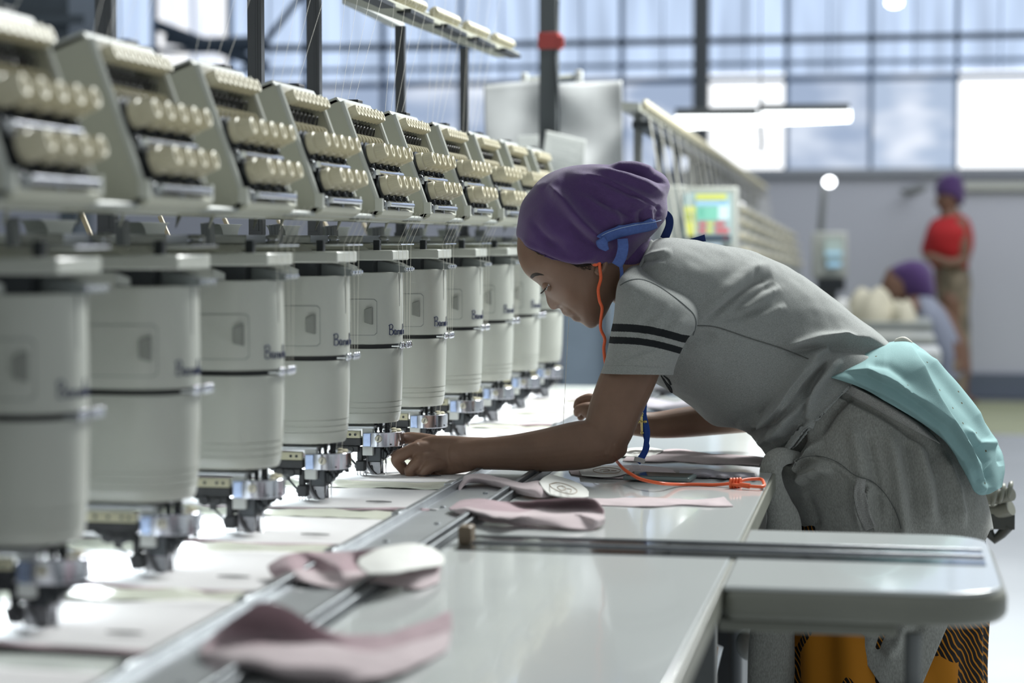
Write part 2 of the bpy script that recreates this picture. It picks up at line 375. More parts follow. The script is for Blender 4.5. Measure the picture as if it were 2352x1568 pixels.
    # take-up levers
    for k in range(6):
        yy = -.048+k*.0165; up = .010 if k > 2 else (.008 if k == 2 else .004)
        pts = [(-.036, .344, .005), (-.027, .350, .0085), (-.010, .3545, .0110), (.008, .3555, .0100), (.026, .3535, .0078), (.042, .3510, .0060), (.051, .3500, .0052)]
        
        if k < 2: pts = [(x*.6-.040+.018*k, z, r*.85) for x, z, r in pts[:6]]
        else: pts = [(x+.009, z, r) for x, z, r in pts]
        cr = crom(pts, 18); R = []
        for x, z, r in cr:
            R.append([P(x, yy-.0022, z-r), P(x, yy-.0022, z+r*.55), P(x, yy-.0012, z+r*.8), P(x, yy+.0012, z+r*.8), P(x, yy+.0022, z+r*.55), P(x, yy+.0022, z-r)])
        m = MB(); m.loft(R); o = build('take_up_lever', m, m_white if k < 2 else m_lever if k == 2 else m_lever2, H, smooth=40)
        if k >= 2:
            q = MB(); q.rev(P(.0600, yy-.003, .3500), (0, 1, 0), [(0, .0026), (.0005, .003), (.0055, .003), (.006, .0026)], 12); build('lever_eyelet', q, m_chrome, o)
    # thread guide rod with bracket
    s = MB(); s.tube([P(.0, -.02, .392), P(.055, -.02, .392)], .0015, 8); s.tube([P(.055, -.03, .392), P(.058, .05, .392)], .0012, 8); build('guide_rod', s, m_chrome, H)
    s = MB(); s.box(P(.012, -.02, .390), (.011, .012, .018)); build('rod_bracket', s, m_dark, H, bevel=.001)
    # ---- needle area
    s = MB(); s.box2(P(-.13, -.045, .0825), P(.012, .045, .0872)); build('base_plate', s, m_steel, H, bevel=.001)
    s = MB(); s.box2(P(-.012, -.032, .036), P(.006, -.018, .083)); build('white_bracket', s, m_white, H, bevel=.001)
    s = MB(); s.box2(P(-.11, -.040, .066), P(-.014, -.030, .078)); pl = build('cream_plate', s, M('cream plate', (.60, .58, .42), .5), H, bevel=.0008)
    for x in (-.064, -.048, -.031, -.022):
        q = MB(); q.frus(P(x, -.0403, .072), P(x, -.0412, .072), .0022, n=12); build('hole', q, m_black, pl)
    s = MB(); s.box2(P(-.11, -.036, .053), P(-.013, .0, .0655)); s.box2(P(-.056, -.036, .042), P(-.018, -.022, .052)); s.frus(P(-.05, -.038, .047), P(-.05, -.018, .047), .007); s.frus(P(-.032, -.038, .046), P(-.032, -.018, .046), .006); s.box2(P(-.044, -.034, .034), P(-.036, -.026, .044)); s.tube([P(-.07, -.034, .058), P(-.058, -.034, .05), P(-.056, -.034, .042)], .003, 8); s.tube([P(-.025, -.025, .075), P(-.02, -.025, .045), P(-.01, -.02, .03)], .0035, 8); build('trimmer_mechanism', s, m_black, H, bevel=.001)
    s = MB(); s.tube([P(x, -.032, z) for x, z in crom([(-.085, .064), (-.066, .055), (-.054, .049), (-.038, .036), (-.022, .019)], 16)], .0017, 8); s.tube([P(-.07, -.036, .056), P(-.062, -.036, .050), P(-.05, -.036, .053)], .0015, 8); build('cable', s, m_cable, H)
    s = MB(); s.box2(P(-.023, -.035, .0095), P(-.008, -.018, .027)); s.sph(P(-.021, -.028, .018), .006); s.box2(P(-.022, -.03, .026), P(-.013, -.02, .05)); o = build('picker', s, m_black, H, bevel=.0015)
    t = MB()
    for k in range(4): t.tube([P(-.021+k*.005, -.03, .011), P(-.021+k*.005, -.03, .003), P(-.017+k*.005, -.03, .001)], .0009, 6)
    build('picker_tooth', t, m_steel, o)
    s = MB()
    for k, (x, y) in enumerate(((.006, -.01), (.015, -.012), (.024, -.008), (.010, .010), (.022, .012))):
        s.tube([P(x, y, z) for z in (.050, .105)], .0022, 8)
        for q in range(7): s.rev(P(x, y, .077+q*.0024), (0, 0, 1), [(0, .0026), (.0006, .0036), (.0012, .0036), (.0018, .0026)], 10)
    build('needle_bar', s, m_dark, H)
    # chrome needle clamp : thick C plate round the nose
    R = []; 
    for a in np.linspace(-math.pi/2-.25, math.pi/2+.1, 22):
        c, sn = math.cos(a), math.sin(a)
        ro, ri = .040, .022
        R.append([P(.012+ro*c, ro*sn*.95, .051), P(.012+ro*c, ro*sn*.95, .0755), P(.012+ri*c, ri*sn, .0755), P(.012+ri*c, ri*sn, .051)])
    m = MB(); m.loft(R); cl = build('needle_clamp', m, m_chrome, H, bevel=.0008, smooth=25)
    q = MB()
    for a in (-.9, -.35, .2, .7): q.rev(P(.012+.0405*math.cos(a), .0385*math.sin(a), .0555), (math.cos(a), math.sin(a), 0), [(-.001, .0014), (.0003, .0014)], 10)
    build('clamp_hole', q, m_black, cl)
    q = MB(); q.rev(P(.018, -.0375, .0655), (.08, -1, 0), [(0, .0062), (.0022, .0062), (.0032, .005), (.0032, .0)], 24); sc = build('clamp_screw', q, m_brass, cl)
    q = MB(); q.box(P(.0182, -.0413, .0655), (.0013, .0012, .0075), Euler((0, .35, 0)).to_matrix()); build('screw_slot', q, m_dark, sc)
    q = MB(); q.box2(P(-.009, -.0385, .052), P(.004, -.0365, .0745)); build('tinted_plate', q, m_bluechrome, cl, bevel=.0006)
    for k in range(4):
        q = MB(); a = -.5+k*.5; q.rev(P(.012+.031*math.cos(a), .03*math.sin(a), .0755), (0, 0, 1), [(0, .0046), (.002, .0046), (.003, .003)], 14); build('cream_cap', q, m_knob, cl)
    # presser foot, needles
    s = MB(); s.box2(P(-.006, -.022, .024), P(.018, .018, .050)); s.frus(P(.020, -.016, .036), P(.020, .006, .036), .0075); s.frus(P(.028, -.012, .040), P(.028, .004, .040), .0045); s.box2(P(.018, -.006, .040), P(.034, .012, .049)); s.box2(P(.010, -.018, .030), P(.022, -.010, .046)); [s.frus(P(x_, y_, .044), P(x_, y_, .051), .0035) for x_, y_ in ((.040, -.012), (.046, 0), (.036, .014), (.030, -.024))]; build('needle_case_foot', s, m_dark, H, bevel=.002)
    s = MB()
    for dy in (-.012, .0, .012):
        pr = crom([(-.008, .040, .0), (-.010, .030, 0), (-.007, .016, 0), (.0015, .004, 0), (.006, .0015, 0)], 14)
        s.tube([P(x, dy, z) for x, z, _ in pr], .0034, 8)
    s.tube([P(-.008, -.012, .041), P(.012, -.012, .040)], .003, 8); s.tube([P(-.008, -.012, .040), P(-.008, .012, .040)], .0025, 8)
    s.box2(P(-.004, -.014, .018), P(.014, .012, .034)); s.prism([P(-.004, -.010, .034), P(.012, -.010, .034), P(.013, -.010, .004), P(.006, -.010, .001), P(.003, -.010, .004)], (0, .004, 0)); s.prism([P(.002, .004, .034), P(.014, .004, .034), P(.015, .004, .003), P(.009, .004, .001)], (0, .004, 0)); s.box2(P(-.016, -.006, .002), P(-.012, .010, .040)); build('presser_foot', s, m_post_, H)
    for k, (x, y, zl) in enumerate(((.003, -.006, .004), (.009, -.002, .002), (.015, -.006, .007), (.020, .004, .003))):
        s = MB(); s.tube([P(x, y, .046), P(x, y, .020), P(x, y, .018), P(x, y, zl)], [.0017, .0017, .0008, .0004], 8); s.tube([P(x-.0015, y, .021), P(x+.0015, y, .021)], .0013, 6); build('needle', s, m_chrome, H)
    s = MB(); s.tube([P(.018+.004*math.cos(a), -.004+.004*math.sin(a), .0022) for a in np.linspace(0, 6.2, 14)], .0008, 6); build('foot_ring', s, m_steel, H)
    # lamp under the arm
    s = MB(); s.box2(P(-.125, -.02, .060), P(-.085, .06, .066)); build('lamp_housing', s, m_white, H, bevel=.001)
    s = MB(); s.box2(P(-.122, -.017, .0585), P(-.088, .057, .060)); build('lamp_lens', s, m_glasslens, H)
    return H
m_post_ = M('dark worn steel', (.20, .20, .21), .35, metal=.9, var=.2, vscale=60)
m_lever2 = M('light grey lever enamel', (.33, .345, .33), .3)
proto_head = make_head()
HL = {0: 'very blurred embroidery head nearest the camera, cut by the left picture edge',
      1: 'second embroidery head from the camera, blurred, standing above the nearest foreground needles',
      2: 'third embroidery head from the camera, softly blurred white cover',
      3: 'fourth embroidery head from the camera, just before the one the woman touches',
      4: 'embroidery head whose chrome needle clamp the woman\'s hand touches',
      5: 'embroidery head directly beyond the one the woman touches',
      6: 'embroidery head two places beyond the one the woman touches',
      7: 'embroidery head three places beyond the one the woman touches',
      8: 'second last embroidery head, behind the woman\'s nose',
      9: 'last embroidery head at the far end of the row, beside the woman\'s chin'}
for i in range(10):
    if i == 4: proto_head['label'] = HL[4]; continue
    copy_tree(proto_head, loc=(XN, head_y(i), HZ), label=HL[i])
copy_tree(proto_head, loc=(XN, head_y(-1), HZ), label='embroidery head beside the camera, outside the left picture edge') if False else None

# ---- tension units
def make_tension():
    yc = 1.915+SP*4-.092; bz = 1.244; bx = -.79
    T = thing('thread_tension_unit', (bx, yc, bz), 'proto', 'tension unit', 'thread tension units above the heads')
    tn = Vector((-.34, 0, .94)).normalized(); nn = Vector((tn.z, 0, -tn.x)); O = Vector((bx, yc, bz))
    def F(a, y, n): return O+tn*a+nn*n+Vector((0, y, 0))
    hw = .105; Lh = .191
    for sgn, nm in ((-1, 'side_panel'), (1, 'side_panel')):
        y = sgn*hw
        poly = [F(-.004, y, -.012), F(.004, y, .002), F(Lh-.008, y, .0), F(Lh+.004, y, -.008), F(Lh+.004, y, -.075), F(Lh-.01, y, -.09), F(.03, y, -.17), O+Vector((-.16, y, -.01))]
        m = MB(); m.prism(poly, (0, -sgn*.006, 0)); build(nm, m, m_box, T, bevel=.002)
        m = MB(); m.tube([F(a, y-sgn*.003, -.001) for a in np.linspace(.0, Lh-.004, 10)], .0045, 8); m.box(F(.012, y-sgn*.003, .0), (.012, .010, .02)); build('panel_lip', m, m_cover, T)
    m = MB(); m.prism([F(0, -hw+.006, -.034), F(Lh, -hw+.006, -.034), F(Lh, -hw+.006, -.046), F(0, -hw+.006, -.046)], (0, 2*hw-.012, 0)); build('face_plate', m, m_white, T)
    m = MB(); m.prism([F(-.004, -hw, -.002), F(.002, -hw, .004), F(.008, -hw, -.002), F(.004, -hw, -.04), O+Vector((-.15, -hw, .0)), O+Vector((-.15, -hw, -.012)), O+Vector((-.02, -hw, -.014))], (0, 2*hw, 0)); build('bottom_tray', m, m_box, T, bevel=.002)
    m = MB(); m.prism([F(Lh-.004, -hw, -.004), F(Lh+.006, -hw, -.006), F(Lh+.006, -hw, -.08), F(Lh-.006, -hw, -.08)], (0, 2*hw, 0)); build('top_cover', m, m_cover, T, bevel=.002)
    m = MB(); m.box2(F(Lh-.016, -hw+.01, -.030), F(Lh-.004, hw-.02, .002)); build('felt_bar', m, m_bar, T, bevel=.004)
    m = MB(); m.box(F(Lh+.012, .06, -.02), (.02, .03, .01)); build('switch_block', m, m_black, T, bevel=.001)
    # top ribbed wheels with dark rings under them
    ruff = M('dark spring wire', (.05, .05, .05), .35, metal=.8)
    for k in range(9):
        y = -.072+k*.0205
        m = MB(); m.rev(F(.170, y, -.006), nn, [(0, .006), (.001, .0094), (.015, .0094), (.018, .0084), (.018, .0045), (.016, .004)], 28, .10, (1, 2)); w_ = build('guide_wheel', m, m_knob, T, smooth=25)
    for k in range(9):
        y = -.086+k*.0205
        m = MB()
        for a_, n_ in ((.153, -.020), (.145, -.014)):
            m.tube([F(a_+.008*math.cos(q), y+.008*math.sin(q), n_+.006*math.cos(q)) for q in np.linspace(0, 2*math.pi, 13)], .0014, 6)
        m.frus(F(.150, y, -.034), F(.150, y, -.020), .006, n=10); build('spring_ring', m, ruff, T)
        m = MB(); R = []
        for q in np.linspace(0, 2*math.pi, 15): R.append(F(.126+.0100*math.cos(q), y, -.010+.0085*math.sin(q)))
        m.tube(R, .0021, 6); m.box(F(.126, y, -.026), (.012, .008, .014)); build('eyelet', m, m_knob, T)
    m = MB(); m.box2(F(.114, -hw+.02, -.034), F(.117, hw-.03, -.018)); build('eyelet_rail', m, m_bar, T)
    m = MB(); m.box(F(.150, -hw+.016, -.010), (.014, .008, .010)); build('blue_clip', m, m_blue, T, bevel=.001)
    # tension knobs
    for a, ks, st in ((.098, 5, -.080), (.044, 4, -.066)):
        for k in range(ks):
            y = st+k*.0425; dn = nn*1.0+Vector((0, 0, -.12))
            b0 = F(a, y, -.009)
            m = MB(); m.rev(b0, dn, [(-.024, .008), (0, .008), (0, .0205), (.003, .0205), (.0035, .015), (.006, .015), (.0065, .0215), (.009, .0215), (.0095, .014), (.012, .014), (.0125, .0195), (.0155, .0195)], 22); D = build('tension_disc', m, m_dark, T)
            m = MB(); m.rev(b0, dn, [(.0155, .012), (.016, .0155), (.026, .0155), (.0272, .0150), (.028, .0130), (.029, .0130), (.0295, .0138), (.043, .0118), (.0450, .0110), (.0458, .0090), (.0455, .006), (.042, .005)], 48, .07, (6, 8)); build('tension_knob', m, m_knob, T, smooth=22)
            m = MB(); q = F(a-.0205, y+.004, .004); m.sph(q, .0048, 10, 8); m.tube([q+Vector((.004, 0, -.003)), q+Vector((.007, 0, -.006)), q+Vector((.004, .001, -.009))], .0011, 6); build('check_spring', m, m_dark, T)
        m = MB(); m.tube([F(a-.034, -hw+.024, .010), F(a-.034, hw-.025, .010)], .0046, 12); rod = build('chrome_rod', m, m_chrome, T)
        for y in (-hw+.026, .0):
            m = MB(); m.box(F(a-.030, y, -.014), (.042, .006, .012)); m.tube([F(a-.030+.007*math.cos(q), y-.004, -.002+.008*math.sin(q)) for q in np.linspace(0, 6.28, 12)], .0016, 6); build('rod_bracket', m, m_steel, T, bevel=.001)
    return T
T0 = make_tension()
TL = ['very blurred thread tension unit in the upper left corner', 'second thread tension unit from the left, blurred cream knobs', 'third thread tension unit from the camera', 'thread tension unit above the fourth head', 'thread tension unit above the head the woman touches', 'thread tension unit one beyond the head the woman touches',
      'thread tension unit two beyond the head the woman touches', 'thread tension unit three beyond the head the woman touches', 'second last thread tension unit, just left of the purple scarf', 'last thread tension unit at the far end of the row, touching the scarf edge']
y4 = T0.location.y
for i in range(10):
    if i == 4: T0['label'] = TL[4]; continue
    copy_tree(T0, loc=(T0.location.x, y4+SP*(i-4), T0.location.z), label=TL[i])

# ---- beams behind, arches, cables
m_frame = M('machine frame enamel', (.30, .32, .30), .4, var=.06)
b = MB(); b.box2((-1.0, 1.2, 1.233), (-.80, 5.15, 1.241))
tag(build('upper_beam', b, m_frame, bevel=.004), 'long grey beam carrying the tension units', 'beam')
b = MB(); b.box2((-1.30, 1.2, .86), (-.985, 5.2, 1.150)); b.box2((-1.75, 1.2, .80), (-1.3, 5.2, .9))
tag(build('rear_beam', b, m_frame, bevel=.01), 'massive grey rear beam carrying the embroidery heads', 'beam')
def arch(i):
    y = head_y(i)-.17; x = -1.08; m = MB()
    pts = [(y-.035, 1.17), (y-.035, 1.20)] + [(y-.035-.03*(1-math.cos(a)), 1.20+.025*math.sin(a)) for a in np.linspace(0, math.pi/2, 6)] + [(y+.035+.03*(1-math.cos(a)), 1.20+.025*math.sin(a)) for a in np.linspace(math.pi/2, 0, 6)] + [(y+.035, 1.17)]
    m.prism([Vector((x, p, q)) for p, q in pts], (.03, 0, 0)); return m
ARL = ['nearest', 'second', 'third', 'fourth', 'fifth', 'sixth', 'seventh', 'eighth', 'ninth', 'tenth']
for i in range(10):
    tag(build('beam_bracket', arch(i), m_frame, bevel=.002), '%s flared grey bracket from the camera in the gap beneath the tension units' % ARL[i], 'bracket', 'brackets between beams')
    y = head_y(i)-.10
    m = MB()
    for q in range(3): m.tube([Vector((-.99-.012*q, y+.02*q+.012*math.sin(a), 1.225-.06*math.sin(a*1.0)-.05*a/3)) for a in np.linspace(0, 2.6, 14)], .006, 8)
    tag(build('cable_loop', m, m_iron), '%s grey cable loop from the camera hanging under the upper beam' % ARL[i], 'cable', 'cable loops in the machine gap')
    m = MB(); m.tube([Vector((-1.235+.04*t, y+.10-.03*t, 1.24-.065*t)) for t in np.linspace(0, 1, 5)], .0045, 8)
    tag(build('tan_hose', m, m_tan), '%s tan hose from the camera slanting through the gap' % ARL[i], 'hose', 'tan hoses in the machine gap')

# ---- thread stand: posts and tray
m_post = M('dark grey steel post', (.10, .105, .11), .35, metal=.5, var=.1, vscale=10)
for (px, py, xx, nm, zt) in ((243, 60, -1.08, 'dark thread stand post nearest the upper left corner', 3.0), (588, 100, -1.08, 'dark thread stand post, left one of the tall pair', 3.0), (722, 100, -1.08, 'dark thread stand post, right one of the tall pair', 3.0), (920, 150, -1.0, 'slim grey post holding the thread tray, nearer one', None), (1066, 200, -1.0, 'slim grey post holding the thread tray near its end', None)):
    p = onX(px, py, xx); m = MB(); rr = .0125 if zt else .010
    if zt is None: zt = onX(px, 60 if px < 1000 else 112, xx).z
    m.box2((p.x-rr, p.y-rr*.8, 1.20), (p.x+rr, p.y+rr*.8, zt)); m.box2((p.x+rr*.2, p.y-rr*.9, 1.20), (p.x+rr*.5, p.y-rr*.75, zt)); m.box2((p.x-.012, p.y-.012, 1.150), (p.x+.012, p.y+.012, 1.215))
    tag(build('stand_post', m, m_post, bevel=.0015), nm, 'post', 'thread stand posts')
e0 = onX(1155, 118, -1.0); e1 = onX(845, -6, -1.0); dz = (e1.z-e0.z)/(e0.y-e1.y)
def tray_pt(t, dx_=0, dz_=0): return Vector((-1.0+dx_, e0.y-t, e0.z+dz*t+dz_))
TR = thing('thread_tray', tray_pt(.6), 'cream thread guide tray with rows of guides at the top of the picture', 'thread tray')
m = MB(); m.prism([tray_pt(-.05, -.03, -.012), tray_pt(-.05, .035, -.012), tray_pt(-.05, .035, .0), tray_pt(-.05, -.03, .0)], tray_pt(2.2)-tray_pt(0)); build('tray_rail', m, m_box, TR, bevel=.002)
m = MB(); m.prism([tray_pt(-.02, -.03, .0), tray_pt(-.02, .0, .018), tray_pt(-.02, -.005, .024), tray_pt(-.02, -.04, .01)], tray_pt(2.1)-tray_pt(0)); build('tray_lip', m, m_cover, TR, bevel=.002)
for g in range(6):
    for k in range(9):
        t = .0+g*.34+k*.027
        m = MB(); m.rev(tray_pt(t, .012, .012), (.8, 0, .5), [(0, .008), (.004, .012), (.014, .012), (.02, .009), (.022, .004)], 12); build('thread_guide', m, m_knob, TR, smooth=30)
    m = MB(); m.box2(tray_pt(.01+g*.34, .02, -.02), tray_pt(.22+g*.34, .05, -.008)); build('dark_grille', m, m_dark, TR)
m = MB(); a = onX(785, -4, -1.15); b_ = onX(900, 52, -1.15); m.prism([a, a+Vector((0, 0, -.012)), a+Vector((.03, 0, -.012)), a+Vector((.03, 0, 0))], b_-a)
tag(build('tray_brace', m, m_white, bevel=.001), 'white diagonal brace bar left of the thread tray', 'brace')

# ---- threads
tn_ = 0
def thread(p, q, sag, label, group, r=.00032):
    p = Vector(p); q = Vector(q); m = MB()
    m.tube([p.lerp(q, t)+Vector((0, 0, -sag*math.sin(math.pi*t))) for t in np.linspace(0, 1, 10)], r, 5, cap=False)
    tag(build('thread', m, m_thread, smooth=60), label, 'thread', group)
for i in range(2, 8):
    for k in range(4):
        yh = head_y(i)
        thread((-.775, yh-.05+k*.03, 1.245), (-.803+.003*k, yh-.035+k*.018, 1.192), 0, 'fine pale thread running from a tension unit down to a guide rod', 'threads below the tension units')
        thread((-.803+.003*k, yh-.035+k*.018, 1.192), (-.800, yh-.015+k*.015, 1.023), 0, 'fine pale thread hanging down in front of a white upper cover', 'threads before the upper covers')
for i in range(0, 8):
    for k in range(4):
        yh = head_y(i)
        thread((-.90, yh-.08+k*.04, 1.43), (-1.0+.02*k, yh+.5+.08*k, 2.0), .0, 'fine pale thread slanting up from a tension unit past the windows', 'threads above the tension units', .00022)
for i in (3, 4, 5, 6):
    yh = head_y(i)
    for k in range(3):
        thread((-.808, yh-.02+k*.012, 1.02), (-.835+k*.01, yh-.004*k, .874), 0, 'fine thread from a cover guide down to a needle clamp', 'threads at the needle clamps')
        thread((-.83, yh-.02+k*.01, .868), (-.85+k*.008, yh-.006, .81), 0, 'short fine thread at a needle', 'threads at the needles')
thread(W(1307, 722, 3.47), W(1293, 985, 3.45), 0, 'fine single thread hanging from the woman\'s mouth', None, .0004)
# ================= THE WOMAN =================
RX = np.array(RM @ Vector((1, 0, 0))); UX = np.array(RM @ Vector((0, 1, 0))); BX = np.array(RM @ Vector((0, 0, 1)))
def Wn(px, py, zc): return np.array(W(px, py, zc))
def grid_mesh(G, closed_u=True, cap=(True, True)):        # G[rows][cols][3]
    n, m = G.shape[:2]; v = G.reshape(-1, 3); f = []
    for i in range(n-1):
        for j in range(m if closed_u else m-1):
            k = (j+1) % m; f.append((i*m+j, i*m+k, (i+1)*m+k, (i+1)*m+j))
    v = list(map(tuple, v))
    if cap[0]: v.append(tuple(G[0].mean(0))); c = len(v)-1; f += [(c, (j+1) % m, j) for j in range(m)]
    if cap[1]: v.append(tuple(G[-1].mean(0))); c = len(v)-1; f += [(c, (n-1)*m+j, (n-1)*m+(j+1) % m) for j in range(m)]
    return v, f
def sil_loft(st, rows, cols, power=1.0, sag=False):
    """stations (x0,y0,x1,y1,zc,depth radius[,sag]) : two outline points and a depth half width"""
    S = crom(st, rows); G = np.zeros((rows, cols, 3))
    th = np.linspace(0, 2*math.pi, cols, endpoint=False); c, s = np.cos(th), np.sin(th)
    cc = np.sign(c)*np.abs(c)**power; ss = np.sign(s)*np.abs(s)**power
    for i, r in enumerate(S):
        A = Wn(r[0], r[1], r[4]); B = Wn(r[2], r[3], r[4]); ce = (A+B)/2; a = (A-B)/2
        G[i] = ce + cc[:, None]*a + ss[:, None]*BX*r[5]
        if sag: G[i] -= (np.abs(s)**1.6)[:, None]*UX*r[6]*r[4]/FPX
    return G
def fold_dist(P, line):
    d = np.full(len(P), 1e9); tpar = np.zeros(len(P)); L = np.array(line, float); n = len(L)-1
    for i in range(n):
        a, b = L[i], L[i+1]; ab = b-a; t = np.clip(((P-a)@ab)/(ab@ab+1e-9), 0, 1)
        q = np.linalg.norm(P-(a+t[:, None]*ab), axis=1); m = q < d; d[m] = q[m]; tpar[m] = (i+t[m])/n
    return d, tpar
def side_of(P, line):
    L = np.array(line, float); best = np.full(len(P), 1e9); s = np.zeros(len(P))
    for i in range(len(L)-1):
        a, b = L[i], L[i+1]; ab = b-a; t = np.clip(((P-a)@ab)/(ab@ab+1e-9), 0, 1); q = P-(a+t[:, None]*ab); d = np.hypot(q[:, 0], q[:, 1]); m = d < best
        best[m] = d[m]; s[m] = np.sign(ab[0]*(P[m, 1]-a[1])-ab[1]*(P[m, 0]-a[0]))
    return s
def normals_of(v, f):
    me = bpy.data.meshes.new('tmp'); me.from_pydata([tuple(x) for x in v], [], f); me.update()
    n = np.zeros(len(v)*3); me.vertex_normals.foreach_get('vector', n) if hasattr(me, 'vertex_normals') else None
    bpy.data.meshes.remove(me); return n.reshape(-1, 3)
def apply_folds(v, f, folds, both=False, outward=True):
    v = np.array(v, float); n = normals_of(v, f); P, z = proj(v)
    c = v.mean(0)
    if ((v-c)*n).sum() < 0: n = -n
    face = np.clip((n@BX)*2.2+.45, 0, 1)
    tot = np.zeros(len(v))
    for fd_ in folds:
        line, w, amp = fd_[:3]; amp = amp*(1.35 if abs(amp) > .0025 else 1)
        d, t = fold_dist(P, line); e = np.exp(-(d/w)**2)
        if len(fd_) > 3:                                     # lapped fold: soft on one side, a steep drop on the other
            sd = side_of(P, line)*fd_[3]; e = np.where(sd > 0, np.exp(-(d/(w*1.6))**1.3), np.exp(-(d/max(w*.35, 3.6))**2))
        tot += amp*e*np.clip(np.minimum(t, 1-t)*5+.03, 0, 1)
    return v + n*(tot*face)[:, None]
def nz(v, f, amp, sc, seed=0, stretch=(1, 1, 1)):
    v = np.array(v, float); n = normals_of(v, f)
    d = np.array([noise.noise(Vector((p[0]*sc*stretch[0]+seed, p[1]*sc*stretch[1], p[2]*sc*stretch[2]))) for p in v])
    return v+n*(d*amp)[:, None]
def mk(name, v, f, mat, parent, mi=None, solid=0, smooth=None, uv=None):
    m = MB(); m.v = [tuple(x) for x in v]; m.f = f; m.mi = list(mi) if mi is not None else [0]*len(f)
    return build(name, m, mat, parent, smooth=smooth or 80, solid=solid)
def bvh_of(v, f): return BVHTree.FromPolygons([tuple(x) for x in v], f)
def hit(bv, px, py, far=3.5, off=0.0):
    d = ray(px, py).normalized(); h = bv.ray_cast(CAM, d)
    if h[0] is None: return W(px, py, far)
    return h[0]-d*off
def ribbon(name, pts, widths, mat, parent, bv=None, zc=3.45, off=.003, th=.0016, n=40, cols=7, zs_=None, bulge=.0):
    C = crom([(*p, w) for p, w in zip(pts, widths)], n); R = []
    Z = crom([(z,) for z in zs_], n)[:, 0] if zs_ else None
    for i, (x, y, w) in enumerate(C):
        t = C[min(i+1, n-1)]-C[max(i-1, 0)]; t = t[:2]/(np.hypot(t[0], t[1])+1e-9); nn_ = np.array([-t[1], t[0]])
        row = []
        for k in range(cols):
            q = (k/(cols-1)-.5)*w; p = (x+nn_[0]*q, y+nn_[1]*q); b_ = bulge*(1-(2*k/(cols-1)-1)**2)
            row.append(hit(bv, p[0], p[1], zc, off+b_) if bv is not None else W(p[0], p[1], (Z[i] if Z is not None else zc)-b_))
        R.append(row)
    m = MB(); m.loft(R, cap=False, closed=False)
    return build(name, m, mat, parent, smooth=70, solid=th)
def fuse(parts, voxel, iters=3, lam=.5):
    v = []; f = []
    for pv, pf in parts:
        o = len(v); v += [tuple(map(float, x)) for x in pv]; f += [tuple(i+o for i in q) for q in pf]
    me = bpy.data.meshes.new('tmp'); me.from_pydata(v, [], f)
    bm = bmesh.new(); bm.from_mesh(me)
    bmesh.ops.recalc_face_normals(bm, faces=bm.faces); bm.to_mesh(me); bm.free()
    o = bpy.data.objects.new('tmp', me); COL.objects.link(o)
    md = o.modifiers.new('r', 'REMESH'); md.mode = 'VOXEL'; md.voxel_size = voxel; md.adaptivity = 0
    dg = bpy.context.evaluated_depsgraph_get(); dg.update(); em = bpy.data.meshes.new_from_object(o.evaluated_get(dg))
    V = np.zeros(len(em.vertices)*3); em.vertices.foreach_get('co', V); V = V.reshape(-1, 3)
    F = [tuple(p.vertices) for p in em.polygons]
    E = np.zeros(len(em.edges)*2, dtype=int); em.edges.foreach_get('vertices', E); E = E.reshape(-1, 2)
    bpy.data.objects.remove(o); bpy.data.meshes.remove(me); bpy.data.meshes.remove(em)
    deg = np.bincount(E.ravel(), minlength=len(V))[:, None]
    for it in range(iters*2):
        s = np.stack([np.bincount(E[:, 0], V[E[:, 1], k], len(V))+np.bincount(E[:, 1], V[E[:, 0], k], len(V)) for k in range(3)], 1)/deg
        V = V+(s-V)*(lam if it % 2 == 0 else -lam*.9)
    return V, F
def limb(pts, n=24, rows=None, squash=1.0):                # pts (px,py,zc,r) ; rounded ends
    rows = rows or len(pts)*6; C = crom([(*Wn(p[0], p[1], p[2]), p[3]) for p in pts], rows); R = []
    def ring(c, t, r):
        t = t/np.linalg.norm(t); u = np.cross(t, BX); u /= np.linalg.norm(u); w = np.cross(t, u)
        return [tuple(c+(u*math.cos(a)+w*math.sin(a)*squash)*r) for a in [2*math.pi*k/n for k in range(n)]]
    for i in range(rows):
        t = C[min(i+1, rows-1), :3]-C[max(i-1, 0), :3]
        if i == 0:
            for q in (.98, .8, .5): R.append(ring(C[0, :3]-t/np.linalg.norm(t)*C[0, 3]*q, t, C[0, 3]*math.sqrt(1-q*q)))
        R.append(ring(C[i, :3], t, C[i, 3]))
        if i == rows-1:
            for q in (.5, .8, .98): R.append(ring(C[i, :3]+t/np.linalg.norm(t)*C[i, 3]*q, t, C[i, 3]*math.sqrt(1-q*q)))
    m = MB(); m.loft(R); return m.v, m.f

# --- skin with darker hair line, lips and nails left to geometry
m_skin = M('dark brown skin', (.180, .106, .072), .46, var=.10, vscale=18, bump=.12, bscale=900, sss=.08, spec=.45)
m_hair = M('black cropped hair', (.030, .021, .017), .7, bump=.8, bscale=1400)
def heather(name, col, st=(1, 1, 3), var=.16):
    return M(name, col, .9, var=var*1.9, vscale=520, bump=.22, bscale=900, stretch=st, sheen=.25, spec=.2)
m_shirt = heather('heather grey jersey', (.245, .257, .248)); m_shirt2 = m_shirt
m_sweat = heather('heather grey sweatshirt', (.275, .28, .258), (1, 1, .35), .12)
m_purple = M('purple knit cloth', (.070, .034, .125), .8, var=.08, vscale=30, bump=.5, bscale=900, stretch=(1, 1, 1), sheen=.3, spec=.25)
m_trim = M('periwinkle cotton tape', (.075, .125, .34), .8, var=.1, vscale=200, bump=.4, bscale=800, spec=.2)
m_navy = M('navy cotton tape', (.018, .035, .13), .8, bump=.4, bscale=800, spec=.2)
m_stripe = M('black jersey stripe', (.012, .014, .016), .85, bump=.3, bscale=800, spec=.2)
m_teal = M('pale turquoise cotton', (.24, .385, .39), .85, var=.06, vscale=14, bump=.25, bscale=900, spec=.15)
